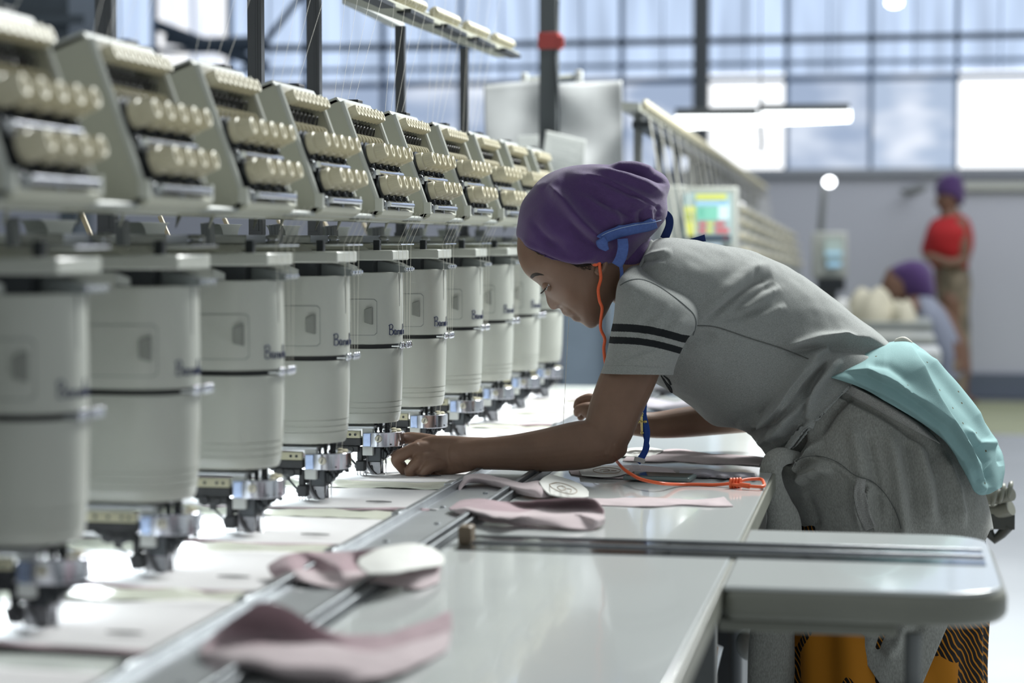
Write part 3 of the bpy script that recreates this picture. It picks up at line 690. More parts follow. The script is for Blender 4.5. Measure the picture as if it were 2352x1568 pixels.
# dark flecks printed on the turquoise cotton
nt = m_teal.node_tree; bs_ = nt.nodes['Principled BSDF']; tc = nt.nodes.new('ShaderNodeTexCoord'); vo = nt.nodes.new('ShaderNodeTexVoronoi'); vo.inputs['Scale'].default_value = 34
nt.links.new(tc.outputs['Object'], vo.inputs['Vector']); lt = nt.nodes.new('ShaderNodeMath'); lt.operation = 'LESS_THAN'; lt.inputs[1].default_value = .075; nt.links.new(vo.outputs['Distance'], lt.inputs[0])
mx = nt.nodes.new('ShaderNodeMix'); mx.data_type = 'RGBA'; src = bs_.inputs['Base Color'].links[0].from_socket; nt.links.new(src, mx.inputs[6]); mx.inputs[7].default_value = (.10, .09, .05, 1); nt.links.new(lt.outputs[0], mx.inputs[0]); nt.links.new(mx.outputs[2], bs_.inputs['Base Color'])

WO = thing('person', tuple(onZ(2040, 1900, .0).lerp(Vector((W(2040, 1500, 3.58).x, W(2040, 1500, 3.58).y, 0)), 1)), 'woman in grey striped sleeve t-shirt and purple headscarf bending over the machine table', 'person')
# --- head in its own frame
C0 = (1325, 610); ZF = 3.47; ppm = FPX/ZF
up = np.array((-.645, -.765)); fw = np.array((-.765, .645))
UPW = up[0]*RX - up[1]*UX; FWW = fw[0]*RX - fw[1]*UX; HC = Wn(*C0, ZF)
prof = [(1189,546),(1188,574),(1191,595),(1197,612),(1206,627),(1217,638),(1229,646),(1240,653),(1249,663),(1254,680),(1257,696),(1262,706),(1268,711),(1275,711),(1282,707),(1288,708),(1291,719),(1299,726),(1307,727),(1312,729),(1316,736),(1326,739),(1334,740),(1340,745),(1348,751),(1357,754),(1366,752),(1377,744),(1386,733),(1393,720),(1402,700),(1420,660),(1440,600),(1445,545),(1437,500),(1410,462),(1370,440),(1315,428),(1260,435),(1222,462),(1200,500)]
base = [(1189,546),(1188,574),(1191,595),(1197,612),(1206,627),(1217,638),(1228,649),(1239,661),(1250,673),(1262,685),(1274,696),(1286,706),(1296,714),(1308,722),(1322,731),(1334,740),(1340,745),(1348,751),(1357,754),(1366,752),(1377,744),(1386,733),(1393,720),(1402,700),(1420,660),(1440,600),(1445,545),(1437,500),(1410,462),(1370,440),(1315,428),(1260,435),(1222,462),(1200,500)]
def polar(pts):
    P = np.array(pts, float)-np.array(C0); F_ = P@fw; U_ = P@up
    a = np.arctan2(U_, F_); r = np.hypot(F_, U_)/ppm; o = np.argsort(a); a, r = a[o], r[o]
    return np.concatenate([a-2*math.pi, a, a+2*math.pi]), np.tile(r, 3)
pa, pr_ = polar(prof); ba, br = polar(base)
NA, NL = 300, 120
phi = np.linspace(-math.pi, math.pi, NA, endpoint=False); r0 = np.interp(phi, pa, pr_); rb = np.interp(phi, ba, br)
rb = np.array([rb[(np.arange(-3, 4)+i) % NA].mean() for i in range(NA)]); r0 = np.array([r0[(np.arange(-1, 2)+i) % NA].mean() for i in range(NA)])
# half widths by direction : forehead / eye / cheek / mouth / chin / jaw / nape / occiput / crown
def ang(px, py): q = np.array((px, py), float)-C0; return math.atan2(q@up, q@fw)
wk = sorted([(ang(1190, 560), .064), (ang(1210, 630), .066), (ang(1255, 675), .068), (ang(1290, 715), .060), (ang(1325, 735), .050), (ang(1355, 752), .044), (ang(1385, 735), .052), (ang(1402, 700), .058), (ang(1430, 640), .060), (ang(1445, 545), .070), (ang(1370, 440), .076), (ang(1240, 450), .072)])
wa = np.array([a for a, _ in wk]); ww = np.array([b for _, b in wk])
Wd = np.interp(phi, np.concatenate([wa-2*math.pi, wa, wa+2*math.pi]), np.tile(ww, 3))
lam = (np.linspace(-1, 1, NL)); lam = np.sign(lam)*(1-(1-np.abs(lam))**1.15)*math.pi/2*.995
Gh = np.zeros((NL, NA, 3)); det = r0-rb
sig = np.where(np.abs(phi-ang(1266, 704)) < .33, .0105, .020)
for i, l in enumerate(lam):
    q_ = abs(math.sin(l)); w_ = (Wd+(.068-Wd)*q_**3)*np.sign(l)*q_; rr = rb*abs(math.cos(l))**.82 + det*np.exp(-(w_/sig)**2)
    f_, u_ = rr*np.cos(phi), rr*np.sin(phi)
    P2 = np.array(C0)+(f_[:, None]*fw+u_[:, None]*up)*ppm      # where this point sits on the side view
    w2 = w_.copy(); aw = np.abs(w_); sg = np.sign(l)
    def bump(x, y, s, amp, w0=None, sw=.02):
        g = np.exp(-((P2[:, 0]-x)**2+(P2[:, 1]-y)**2)/s**2)
        if w0 is not None: g = g*np.exp(-((aw-w0)/sw)**2)
        return g*amp
    dl = bump(1279, 701, 7, .0058, .012, .012)+bump(1286, 705, 4.5, -.0075, .011, .008)+bump(1301, 724, 5, .0016, .01, .02)+bump(1315, 734, 5, .0018, .01, .02)
    dl += bump(1300, 668, 26, .005)+bump(1262, 656, 13, -.006, .034, .022)+bump(1236, 636, 12, .002, .03, .03)+bump(1330, 700, 30, .002)
    dl += bump(1322, 729, 7, -.003, .024, .014)+bump(1308, 714, 8, .002, .018, .016)
    fd, _ = fold_dist(P2, [(1290, 700), (1304, 708), (1322, 722), (1334, 733)]); dl += -.0024*np.exp(-(fd/3.4)**2)
    fd, _ = fold_dist(P2, [(1243, 643), (1254, 640), (1266, 646)]); dl += -.0016*np.exp(-(fd/2.2)**2)
    fd, _ = fold_dist(P2, [(1300, 726), (1312, 727), (1321, 727)]); dl += -.0036*np.exp(-(fd/2.4)**2)
    Gh[i] = HC + f_[:, None]*FWW + u_[:, None]*UPW + (w2+sg*dl)[:, None]*BX
head = grid_mesh(Gh)
parts = [head]
# neck, trunk core, far arm, near arm, hands, legs
parts.append(limb([(1402, 590, 3.48, .040), (1434, 622, 3.49, .055), (1490, 655, 3.5, .060), (1560, 700, 3.52, .07)]))
G = sil_loft([(1520, 590, 1470, 740, 3.51, .07), (1570, 580, 1490, 800, 3.52, .12), (1700, 600, 1560, 860, 3.55, .14), (1850, 670, 1670, 930, 3.58, .12), (1985, 775, 1780, 1000, 3.58, .115), (2080, 860, 1830, 1080, 3.58, .13), (2150, 970, 1870, 1110, 3.58, .12), (2190, 1060, 1900, 1180, 3.58, .11)], 60, 60); parts.append(grid_mesh(G))
parts.append(limb([(1530, 690, 3.44, .048), (1480, 780, 3.385, .047), (1443, 868, 3.37, .0468), (1413, 940, 3.36, .0445), (1399, 985, 3.354, .0415), (1390, 1018, 3.352, .036)], squash=.95))
parts.append(limb([(1394, 1016, 3.352, .0355), (1340, 1021, 3.35, .0412), (1250, 1034, 3.353, .0362), (1160, 1040, 3.36, .0290), (1085, 1042, 3.37, .0268), (1055, 1043, 3.372, .027)], squash=.88))
parts.append(limb([(1398, 1016, 3.352, .032), (1412, 1026, 3.352, .022)]))
parts.append(grid_mesh(sil_loft([(1110, 1004, 1108, 1077, 3.37, .022), (1075, 1003, 1072, 1084, 3.372, .020), (1035, 1000, 1035, 1090, 3.375, .019), (1000, 1000, 1003, 1092, 3.376, .018), (970, 1006, 978, 1080, 3.380, .015), (955, 1016, 962, 1064, 3.382, .010)], 30, 32)))
hand = [[(1000, 1014, 3.388, .0115), (962, 1008, 3.398, .0112), (932, 1006, 3.41, .0098), (912, 1018, 3.412, .0085), (903, 1032, 3.402, .0066)],
        [(1050, 1052, 3.395, .013), (1005, 1052, 3.415, .0125), (960, 1046, 3.425, .0105), (925, 1040, 3.418, .0095), (902, 1040, 3.406, .007)],
        [(1000, 1028, 3.376, .0122), (958, 1030, 3.366, .0122), (932, 1040, 3.360, .0112), (912, 1054, 3.362, .0108), (926, 1076, 3.374, .0094), (937, 1092, 3.388, .0078)],
        [(1005, 1048, 3.368, .0122), (972, 1054, 3.356, .0122), (950, 1072, 3.353, .0110), (943, 1086, 3.358, .0102), (962, 1094, 3.372, .0092), (985, 1090, 3.386, .0076)],
        [(1015, 1065, 3.364, .0115), (990, 1070, 3.350, .0112), (974, 1086, 3.350, .0102), (980, 1097, 3.356, .0092), (998, 1098, 3.366, .0082), (1008, 1093, 3.374, .0068)]]
for h in hand: parts.append(limb(h, 16))
for k, (x, y, z) in enumerate(((958, 1022, 3.372), (950, 1032, 3.358), (958, 1052, 3.352), (980, 1068, 3.346))): parts.append(limb([(x+14, y, z+.006, .0098), (x+4, y, z+.005, .0102)], 14))
# far arm
parts.append(limb([(1580, 700, 3.66, .045), (1660, 800, 3.72, .043), (1700, 900, 3.76, .038), (1712, 950, 3.77, .034)]))
parts.append(limb([(1712, 952, 3.77, .034), (1640, 962, 3.76, .0305), (1570, 970, 3.75, .0285), (1500, 976, 3.74, .0245), (1440, 970, 3.73, .022), (1420, 965, 3.73, .022)], squash=.85))
parts.append(grid_mesh(sil_loft([(1440, 950, 1440, 992, 3.73, .019), (1405, 930, 1405, 985, 3.73, .016), (1375, 918, 1378, 972, 3.73, .014), (1362, 920, 1366, 962, 3.73, .010)], 16, 24)))
for h in ([(1385, 925, 3.735, .0105), (1355, 915, 3.74, .0100), (1332, 922, 3.74, .009), (1325, 934, 3.735, .0075)], [(1385, 938, 3.725, .0105), (1352, 935, 3.715, .0098), (1330, 940, 3.715, .009), (1326, 948, 3.72, .0075)],
          [(1385, 950, 3.72, .0100), (1362, 952, 3.71, .0095), (1345, 948, 3.71, .0085)], [(1390, 962, 3.715, .0095), (1368, 962, 3.705, .0085), (1352, 954, 3.705, .0075)], [(1400, 955, 3.745, .011), (1370, 945, 3.755, .010), (1342, 950, 3.75, .0085), (1334, 958, 3.745, .007)]): parts.append(limb(h, 14))
# legs and feet standing on the floor
for dz_, xk in ((-.085, 0), (.085, 30)):
    zc = 3.58+dz_; ft = W(2060+xk, 1500, zc); 
    def wp(x, y, z): return x
    A = W(2090, 1130, zc); K = Vector((ft.x-.0, ft.y, .47)); An = Vector((ft.x+.03, ft.y, .09))
    m = MB(); C_ = crom([(*A, .066), (*A.lerp(K, .5), .066), (*K, .055), (*K.lerp(An, .35), .055), (*K.lerp(An, .75), .042), (*An, .034), (An.x, An.y, .045, .034)], 40)
    R = []
    for c in C_: R.append([(c[0]+c[3]*math.cos(a), c[1]+c[3]*math.sin(a), c[2]) for a in np.linspace(0, 2*math.pi, 20, endpoint=False)])
    m.loft(R); m2 = MB(); m2.sph(An+Vector((-.07, 0, -.055)), (.12, .042, .034), 20, 12); parts += [(m.v, m.f), (m2.v, m2.f)]
V, F = fuse(parts, .0021, 2, .45)
# ear lobe and ear shell stay on the same skin
P, z = proj(V); nn_ = normals_of(V, F)
# knuckle and skin creases, wrist folds
cre = [([(1046, 1062), (1056, 1080)], 3, -.0012), ([(1034, 1066), (1042, 1084)], 3, -.0012), ([(1058, 1060), (1072, 1080)], 3, -.001), ([(922, 1066), (934, 1060)], 2.5, -.0012), ([(950, 1085), (962, 1076)], 2.5, -.0012), ([(962, 1040), (975, 1062)], 6, -.0016), ([(948, 1024), (962, 1018)], 6, .0012), ([(985, 1022), (1040, 1018)], 6, .0008), ([(985, 1040), (1035, 1036)], 6, .0008)]
V = apply_folds(V, F, cre)
P, z = proj(V); hb = np.exp(-(((P[:, 0]-1356)/15)**2+((P[:, 1]-750)/12)**2))
body = mk('body', V, F, m_skin, WO)
BV_body = bvh_of(V, F)
# hair under the scarf edge : cap of short hair following the temple
def patch(name, poly, bv, mat, parent, off=.001, step=3.0, th=.001, far=3.47, edge_taper=True, folds=None):
    poly = np.array(poly, float); C = crom(np.vstack([poly, poly[:1]]), len(poly)*8)
    lo, hi = C.min(0), C.max(0); cen = C.mean(0)
    n = 10; R = []
    for k in range(n+1):
        s = k/n; row = []
        for p in C[:-1]:
            q = cen+(p-cen)*s if k else cen+(p-cen)*.02
            row.append(hit(bv, q[0], q[1], far, off*(1-s**4 if edge_taper else 1)))
        R.append(row)
    m = MB(); m.loft(R, cap=False); m.f.append(tuple(range(len(C)-1))[::-1]); m.mi.append(0)
    return build(name, m, mat, parent, smooth=80, solid=th)
patch('hair', [(1222, 564), (1250, 574), (1290, 588), (1345, 592), (1362, 598), (1352, 610), (1328, 612), (1300, 602), (1262, 588), (1232, 577)], BV_body, m_hair, WO, .0012)
m = MB(); hr = random.Random(4)
for k in range(900):
    t = hr.random(); x = 1226+t*128; y = 570+t*34+hr.random()**2*(10+20*max(0, t-.45)*(1 if t < .9 else .5)); 
    p0 = hit(BV_body, x, y, 3.45, -.0002); p1 = hit(BV_body, x+3+hr.uniform(-1, 3), y+hr.uniform(0, 3), 3.45, .0006); p2 = hit(BV_body, x+6+hr.uniform(-2, 3), y+hr.uniform(1, 5), 3.45, .0003)
    m.tube([p0, p1, p2], [.00028, .00022, .0001], 3, cap=False)
build('short_hair', m, m_hair, WO, smooth=0)
patch('eyebrow', [(1217, 636), (1222, 629), (1232, 626), (1242, 628), (1250, 632), (1240, 632), (1230, 634), (1222, 640)], BV_body, m_hair, WO, .0014)
# eye : ball, upper lid, lashes
eye_c = Vector(HC + ((np.array((1259, 656))-C0)@fw)/ppm*FWW + ((np.array((1259, 656))-C0)@up)/ppm*UPW + .0306*BX)
def eye(sgn):
    c = eye_c if sgn > 0 else eye_c-Vector(BX)*.0612
    m = MB(); m.sph(c, .0097, 24, 16); e_ = build('eye', m, M('eye white', (.62, .62, .62), .1, coat=1.0), WO)
    g = Vector(FWW)*.95+Vector(UPW)*-.25; g.normalize()
    m = MB(); m.rev(c+g*.0081, g, [(0, .0052), (.0011, .0045), (.0019, .0)], 24); build('iris', m, M('dark iris', (.012, .008, .006), .08, coat=1.0), e_)
    uu = Vector(UPW); ff = Vector(FWW); bb = Vector(BX)*sgn
    R = []
    for a in np.linspace(.05, 1.0, 10):                     # upper lid
        an = -.12+a*1.9
        R.append([c+(ff*math.cos(an)*math.cos(b)+uu*math.sin(an)*math.cos(b)+bb*math.sin(b))*.0108 for b in np.linspace(-1.3, 1.45, 18)])
    m = MB(); m.loft(R, cap=False, closed=False); build('upper_eyelid', m, m_skin, WO, solid=.001)
    R = []
    for a in np.linspace(0, 1.0, 8):
        an = -.50-a*1.3
        R.append([c+(ff*math.cos(an)*math.cos(b)+uu*math.sin(an)*math.cos(b)+bb*math.sin(b))*.0106 for b in np.linspace(-1.3, 1.45, 18)])
    m = MB(); m.loft(R, cap=False, closed=False); build('lower_eyelid', m, m_skin, WO, solid=.001)
    m = MB()
    for b in np.linspace(-1.0, 1.2, 22):
        s0 = c+(ff*math.cos(-.10)*math.cos(b)+uu*math.sin(-.10)*math.cos(b)+bb*math.sin(b))*.0110
        d = (ff*math.cos(b)+bb*math.sin(b)); m.tube([s0, s0+d*.004-uu*.0018, s0+d*.0065-uu*.0016, s0+d*.0082+uu*.0002], [.0004, .0003, .0002, .0001], 4)
    build('eyelashes', m, m_hair, WO)
eye(1); eye(-1)
# ear
m = MB(); ec = hit(BV_body, 1376, 612, 3.42, .0); 
rim = crom([(1362, 606), (1362, 590), (1372, 578), (1386, 582), (1390, 600), (1386, 616), (1376, 628), (1368, 622)], 30)
m.tube([hit(BV_body, x, y, 3.42, .004+.005*math.sin(i/29*math.pi)) for i, (x, y) in enumerate(rim)], [.0032+.0018*math.sin(i/29*math.pi) for i in range(30)], 10)
m.sph(hit(BV_body, 1374, 620, 3.42, .004), (.0065, .0045, .008), 14, 10); m.sph(hit(BV_body, 1365, 604, 3.42, .002), (.004, .004, .005), 10, 8)
build('ear', m, m_skin, WO)
# lips
lip = M('lip skin', (.13, .060, .050), .4, var=.1, vscale=60)
0 and patch('lips', [(1300, 727), (1308, 723), (1318, 725), (1324, 730), (1320, 737), (1313, 736)], BV_body, lip, WO, .0012)

# --- headscarf
scf = [(1192, 549, 1428, 596, 3.475, .078, 30), (1187, 538, 1452, 592, 3.475, .090, 34), (1188, 515, 1480, 560, 3.475, .098, 24), (1192, 490, 1515, 522, 3.475, .102, 16), (1203, 458, 1531, 492, 3.475, .102, 6), (1228, 425, 1532, 455, 3.475, .096, 0), (1258, 401, 1537, 424, 3.475, .085, -4), (1300, 386, 1520, 398, 3.475, .066, -4), (1350, 380, 1485, 386, 3.475, .040, 0), (1390, 379, 1450, 380, 3.475, .015, 0)]
G = sil_loft(scf, 150, 260, sag=True); v, f = grid_mesh(G, cap=(False, True))
fs = [([(1262, 428), (1290, 450), (1325, 490), (1360, 530), (1395, 556)], 15, .0075), ([(1262, 428), (1300, 462), (1340, 512), (1385, 552), (1410, 570)], 16, .007, 1), ([(1225, 440), (1262, 428), (1300, 410)], 14, .003),
      ([(1300, 400), (1350, 415), (1400, 440), (1460, 470), (1505, 500)], 13, .007), ([(1345, 404), (1400, 420), (1450, 444), (1525, 480)], 12, .007, -1), ([(1360, 392), (1430, 405), (1480, 422), (1528, 448)], 11, .007),
      ([(1390, 388), (1450, 394), (1500, 408), (1536, 425)], 6, -.005), ([(1400, 380), (1460, 384), (1505, 396)], 8, .006), ([(1330, 445), (1380, 480), (1430, 515)], 9, .004), ([(1360, 450), (1410, 478), (1470, 505)], 7, -.004),
      ([(1232, 470), (1275, 530), (1320, 570), (1370, 592)], 16, .004), ([(1215, 500), (1260, 555), (1310, 585)], 9, -.003), ([(1450, 480), (1458, 520)], 7, .004), ([(1468, 478), (1474, 515)], 5, -.004), ([(1488, 475), (1494, 510)], 7, .004), ([(1505, 470), (1512, 500)], 5, -.003),
      ([(1192, 548), (1235, 577), (1310, 598), (1370, 592)], 7, .004), ([(1410, 470), (1425, 522)], 8, .003), ([(1230, 545), (1300, 560), (1360, 580)], 12, -.003), ([(1300, 500), (1340, 545), (1400, 580)], 9, -.004), ([(1440, 455), (1485, 470), (1520, 490)], 6, .004)]
v = apply_folds(v, f, fs); v = nz(v, f, .0022, 26)
scarf = mk('headscarf', v, f, m_purple, WO, solid=.002); BV_s = bvh_of(v, f)
ribbon('scarf_hem', [(1508, 514), (1490, 519), (1462, 524), (1425, 532), (1396, 542), (1379, 550)], [20, 24, 25, 26, 26, 24], m_trim, scarf, BV_s, 3.41, .0065, .004, 60, 9, bulge=.002)
ribbon('scarf_hem', [(1377, 548), (1384, 560), (1394, 571)], [16, 20, 10], m_trim, scarf, BV_s, 3.41, .008, .004, 16, 7)
ribbon('stitching', [(1519, 506), (1497, 511), (1462, 516), (1425, 524), (1398, 533), (1382, 541)], [1.3]*6, M('pale stitch thread', (.35, .45, .65), .8), scarf, BV_s, 3.41, .0092, .0006, 60, 3)
ribbon('scarf_strap', [(1430, 548), (1431, 570), (1426, 592), (1416, 610)], [24, 25, 25, 24], m_trim, scarf, None, 3.385, .005, .003, 30, 7, zs_=[3.372, 3.368, 3.378, 3.39])
ribbon('scarf_strap', [(1426, 610), (1428, 630), (1424, 655)], [8, 8, 5], m_trim, scarf, None, 3.41, .003, .002, 16, 5)
ribbon('scarf_strap', [(1529, 486), (1537, 500), (1537, 520), (1526, 548)], [10, 17, 18, 20], m_navy, scarf, None, 3.49, .003, .003, 30, 7)
ribbon('scarf_strap', [(1568, 560), (1588, 554), (1606, 549), (1620, 546)], [8, 12, 13, 16], m_navy, scarf, None, 3.50, .003, .003, 20, 7)
m = MB(); m.v, m.f = map(list, limb([(1420, 572, 3.46, .030), (1448, 582, 3.47, .036), (1465, 575, 3.49, .030)], 24)); m.mi = [0]*len(m.f); build('scarf_knot', m, m_purple, scarf)
m = MB(); m.v, m.f = map(list, limb([(1440, 600, 3.46, .020), (1452, 620, 3.47, .022), (1450, 640, 3.48, .014)], 24)); m.mi = [0]*len(m.f); build('scarf_knot', m, m_purple, scarf)

m_seam = M('grey seam thread', (.10, .105, .10), .9)
# --- t-shirt trunk
shs = [(1494, 556, 1422, 700, 3.50, .066), (1508, 549, 1424, 735, 3.50, .088), (1530, 547, 1432, 790, 3.50, .120), (1565, 549, 1452, 840, 3.51, .150), (1620, 556, 1492, 870, 3.53, .162), (1700, 570, 1538, 897, 3.55, .158), (1780, 599, 1592, 938, 3.57, .150), (1850, 640, 1642, 976, 3.58, .142), (1920, 690, 1694, 984, 3.58, .138), (1985, 744, 1722, 1000, 3.58, .142), (2028, 782, 1750, 1032, 3.58, .157), (2044, 795, 1772, 1066, 3.58, .164), (2050, 806, 1784, 1080, 3.58, .163)]
G = sil_loft(shs, 330, 440, power=.92); th = np.abs(np.sin(np.linspace(0, 2*math.pi, 440, endpoint=False)))**1.4
for i in range(190, 330):
    w_ = ((i-190)/139)**2; G[i] += (th*w_*3.45/FPX)[:, None]*(-RX*46+UX*22)[None, :]
v, f = grid_mesh(G, cap=(False, False))
sf = [([(1787, 802), (1830, 792), (1882, 781), (1930, 777), (1990, 782), (2050, 800)], 14, .0085, -1), ([(1905, 822), (1872, 850), (1842, 885), (1815, 925), (1785, 965)], 14, .012, 1), ([(1935, 830), (1905, 868), (1880, 905), (1862, 945)], 12, .010, 1),
      ([(1862, 905), (1835, 950), (1800, 990), (1772, 1008)], 12, .010, 1), ([(1845, 965), (1815, 1005), (1785, 1030)], 10, .008, 1), ([(1740, 985), (1765, 950), (1800, 900)], 14, .007, 1),
      ([(1605, 729), (1640, 693), (1672, 663), (1723, 622), (1777, 606)], 13, .010), ([(1612, 745), (1678, 690), (1739, 648), (1775, 632)], 9, -.007), ([(1691, 719), (1742, 691), (1793, 656)], 9, .006), ([(1670, 722), (1735, 678), (1780, 650)], 7, -.004), ([(1707, 738), (1760, 724), (1806, 700)], 9, .005), ([(1650, 735), (1700, 728), (1770, 700)], 8, -.004), ([(1560, 640), (1620, 625), (1700, 600)], 20, .002),
      ([(1787, 800), (1830, 790), (1882, 779), (1930, 776), (1965, 784)], 9, .009), ([(1800, 812), (1850, 800), (1900, 796), (1990, 800), (2040, 812)], 12, -.010), ([(1862, 826), (1885, 805), (1910, 794)], 9, .010),
      ([(1878, 818), (1845, 850), (1815, 885), (1790, 925), (1760, 960), (1730, 985)], 13, .013), ([(1905, 825), (1885, 855), (1862, 890), (1845, 930), (1820, 970)], 11, -.012), ([(1935, 815), (1905, 850), (1880, 890), (1865, 930), (1850, 965)], 9, .010), ([(1800, 905), (1770, 935), (1740, 960)], 9, -.006),
      ([(1860, 905), (1830, 950), (1800, 990), (1770, 1010)], 10, .010), ([(1850, 960), (1820, 1000), (1790, 1035), (1770, 1045)], 9, -.009), ([(1870, 960), (1840, 1005), (1810, 1045), (1790, 1065)], 9, .010), ([(1690, 975), (1725, 965), (1755, 950)], 10, .004), ([(1720, 1000), (1750, 985), (1775, 970)], 8, -.006), ([(1740, 1020), (1770, 1000), (1800, 975)], 9, .008),
      ([(1530, 890), (1600, 850), (1660, 840)], 24, .003), ([(1560, 800), (1600, 780), (1650, 772)], 14, -.006), ([(1470, 600), (1500, 585), (1545, 580)], 8, .004), ([(1445, 625), (1475, 600), (1520, 590)], 5, -.004), ([(1455, 640), (1490, 612), (1530, 605)], 6, .003)]
seam = [([(1586, 748), (1643, 751), (1723, 777), (1793, 799), (1857, 824)], 2.5, -.0022)]
v = apply_folds(v, f, sf+seam); v = nz(v, f, .003, 14); v = nz(v, f, .0012, 40)
shirt = mk('t_shirt', v, f, m_shirt, WO, solid=.0025); BV_t = bvh_of(v, f)
ribbon('side_seam', [(1586, 748), (1643, 751), (1723, 777), (1793, 799), (1857, 824)], [1.8]*5, m_seam, shirt, BV_t, 3.45, .0012, .0006, 80, 3)
m = MB(); R_ = []
cl_ = G[1]; c_ = cl_.mean(0); m.tube([Vector(p)+(Vector(p)-Vector(c_)).normalized()*.0015 for p in cl_[::6]]+[Vector(cl_[0])], .0032, 8); build('collar', m, m_shirt, shirt)
# printed motif low on the chest
for q in ([(1518, 862), (1526, 874), (1534, 888), (1540, 900)], [(1524, 862), (1535, 872), (1541, 884)], [(1530, 878), (1540, 890), (1543, 902)]):
    ribbon('chest_print', q, [1.5, 4, 4, 1.5][:len(q)], m_stripe, shirt, BV_t, 3.48, .001, .0005, 20, 3)
# --- near sleeve with two stripes
slv = [(1462, 600, 1570, 655, 3.475, .030), (1440, 618, 1592, 675, 3.44, .052), (1422, 645, 1603, 708, 3.40, .066), (1413, 695, 1600, 748, 3.385, .071), (1406, 745, 1578, 782, 3.375, .069), (1398, 795, 1560, 815, 3.37, .067), (1388, 835, 1549, 843, 3.37, .066), (1380, 857, 1545, 860, 3.37, .066)]
G = sil_loft(slv, 440, 300, power=.95); v, f = grid_mesh(G, cap=(True, False))
sl = [([(1425, 805), (1460, 740), (1500, 690)], 9, .0035), ([(1445, 790), (1475, 750), (1510, 715)], 7, -.004), ([(1465, 800), (1505, 745), (1545, 700)], 9, .0035), ([(1490, 800), (1525, 755), (1555, 725)], 7, -.004), ([(1508, 805), (1540, 765), (1578, 725)], 8, .003), ([(1408, 740), (1440, 700), (1460, 670)], 9, .004), ([(1400, 830), (1430, 800), (1460, 790)], 7, .004), ([(1420, 835), (1450, 815), (1490, 805)], 5, -.003), ([(1450, 832), (1490, 812), (1530, 800)], 6, .003), ([(1382, 838), (1460, 838), (1546, 845)], 2.2, -.0016)]
sl = [(a_, b_, c_*.6) for a_, b_, c_ in sl]; v = apply_folds(v, f, sl); v = nz(v, f, .0022, 22)
P, _ = proj(v); mi = []
for q in f:
    x, y = P[list(q)].mean(0); d = y-(743+(x-1406)*.155+ -7*math.sin(max(0, min(1, (x-1406)/160))*math.pi)); mi.append(1 if (0 < d < 18 or 30 < d < 46) else 0)
sleeve = mk('sleeve', v, f, [m_shirt2, m_stripe], WO, mi=mi, solid=.0025); BV_v = bvh_of(v, f)
class B2:                                                     # nearest of the two cloths
    def ray_cast(s, o, d):
        a = BV_t.ray_cast(o, d); b = BV_v.ray_cast(o, d)
        if a[0] is None: return b
        if b[0] is None: return a
        return a if a[3] < b[3] else b
ribbon('armhole_seam', [(1424, 655), (1446, 643), (1475, 641), (1510, 655), (1545, 678), (1575, 702), (1594, 722), (1599, 745), (1592, 770)], [2.0]*9, M('dark grey seam', (.09, .10, .10), .9), sleeve, B2(), 3.4, .0012, .0006, 90, 3)  # narrow dark grey seam line along the armhole
# far sleeve
G = sil_loft([(1560, 600, 1640, 760, 3.62, .05), (1600, 640, 1680, 800, 3.68, .06), (1640, 720, 1720, 850, 3.74, .058), (1660, 790, 1740, 880, 3.77, .055)], 30, 40); v, f = grid_mesh(G, cap=(True, False)); mk('sleeve', v, f, m_shirt, WO, solid=.0025)

m_band = heather('light heather ribbing', (.31, .31, .295), (1, 1, 3), .22)
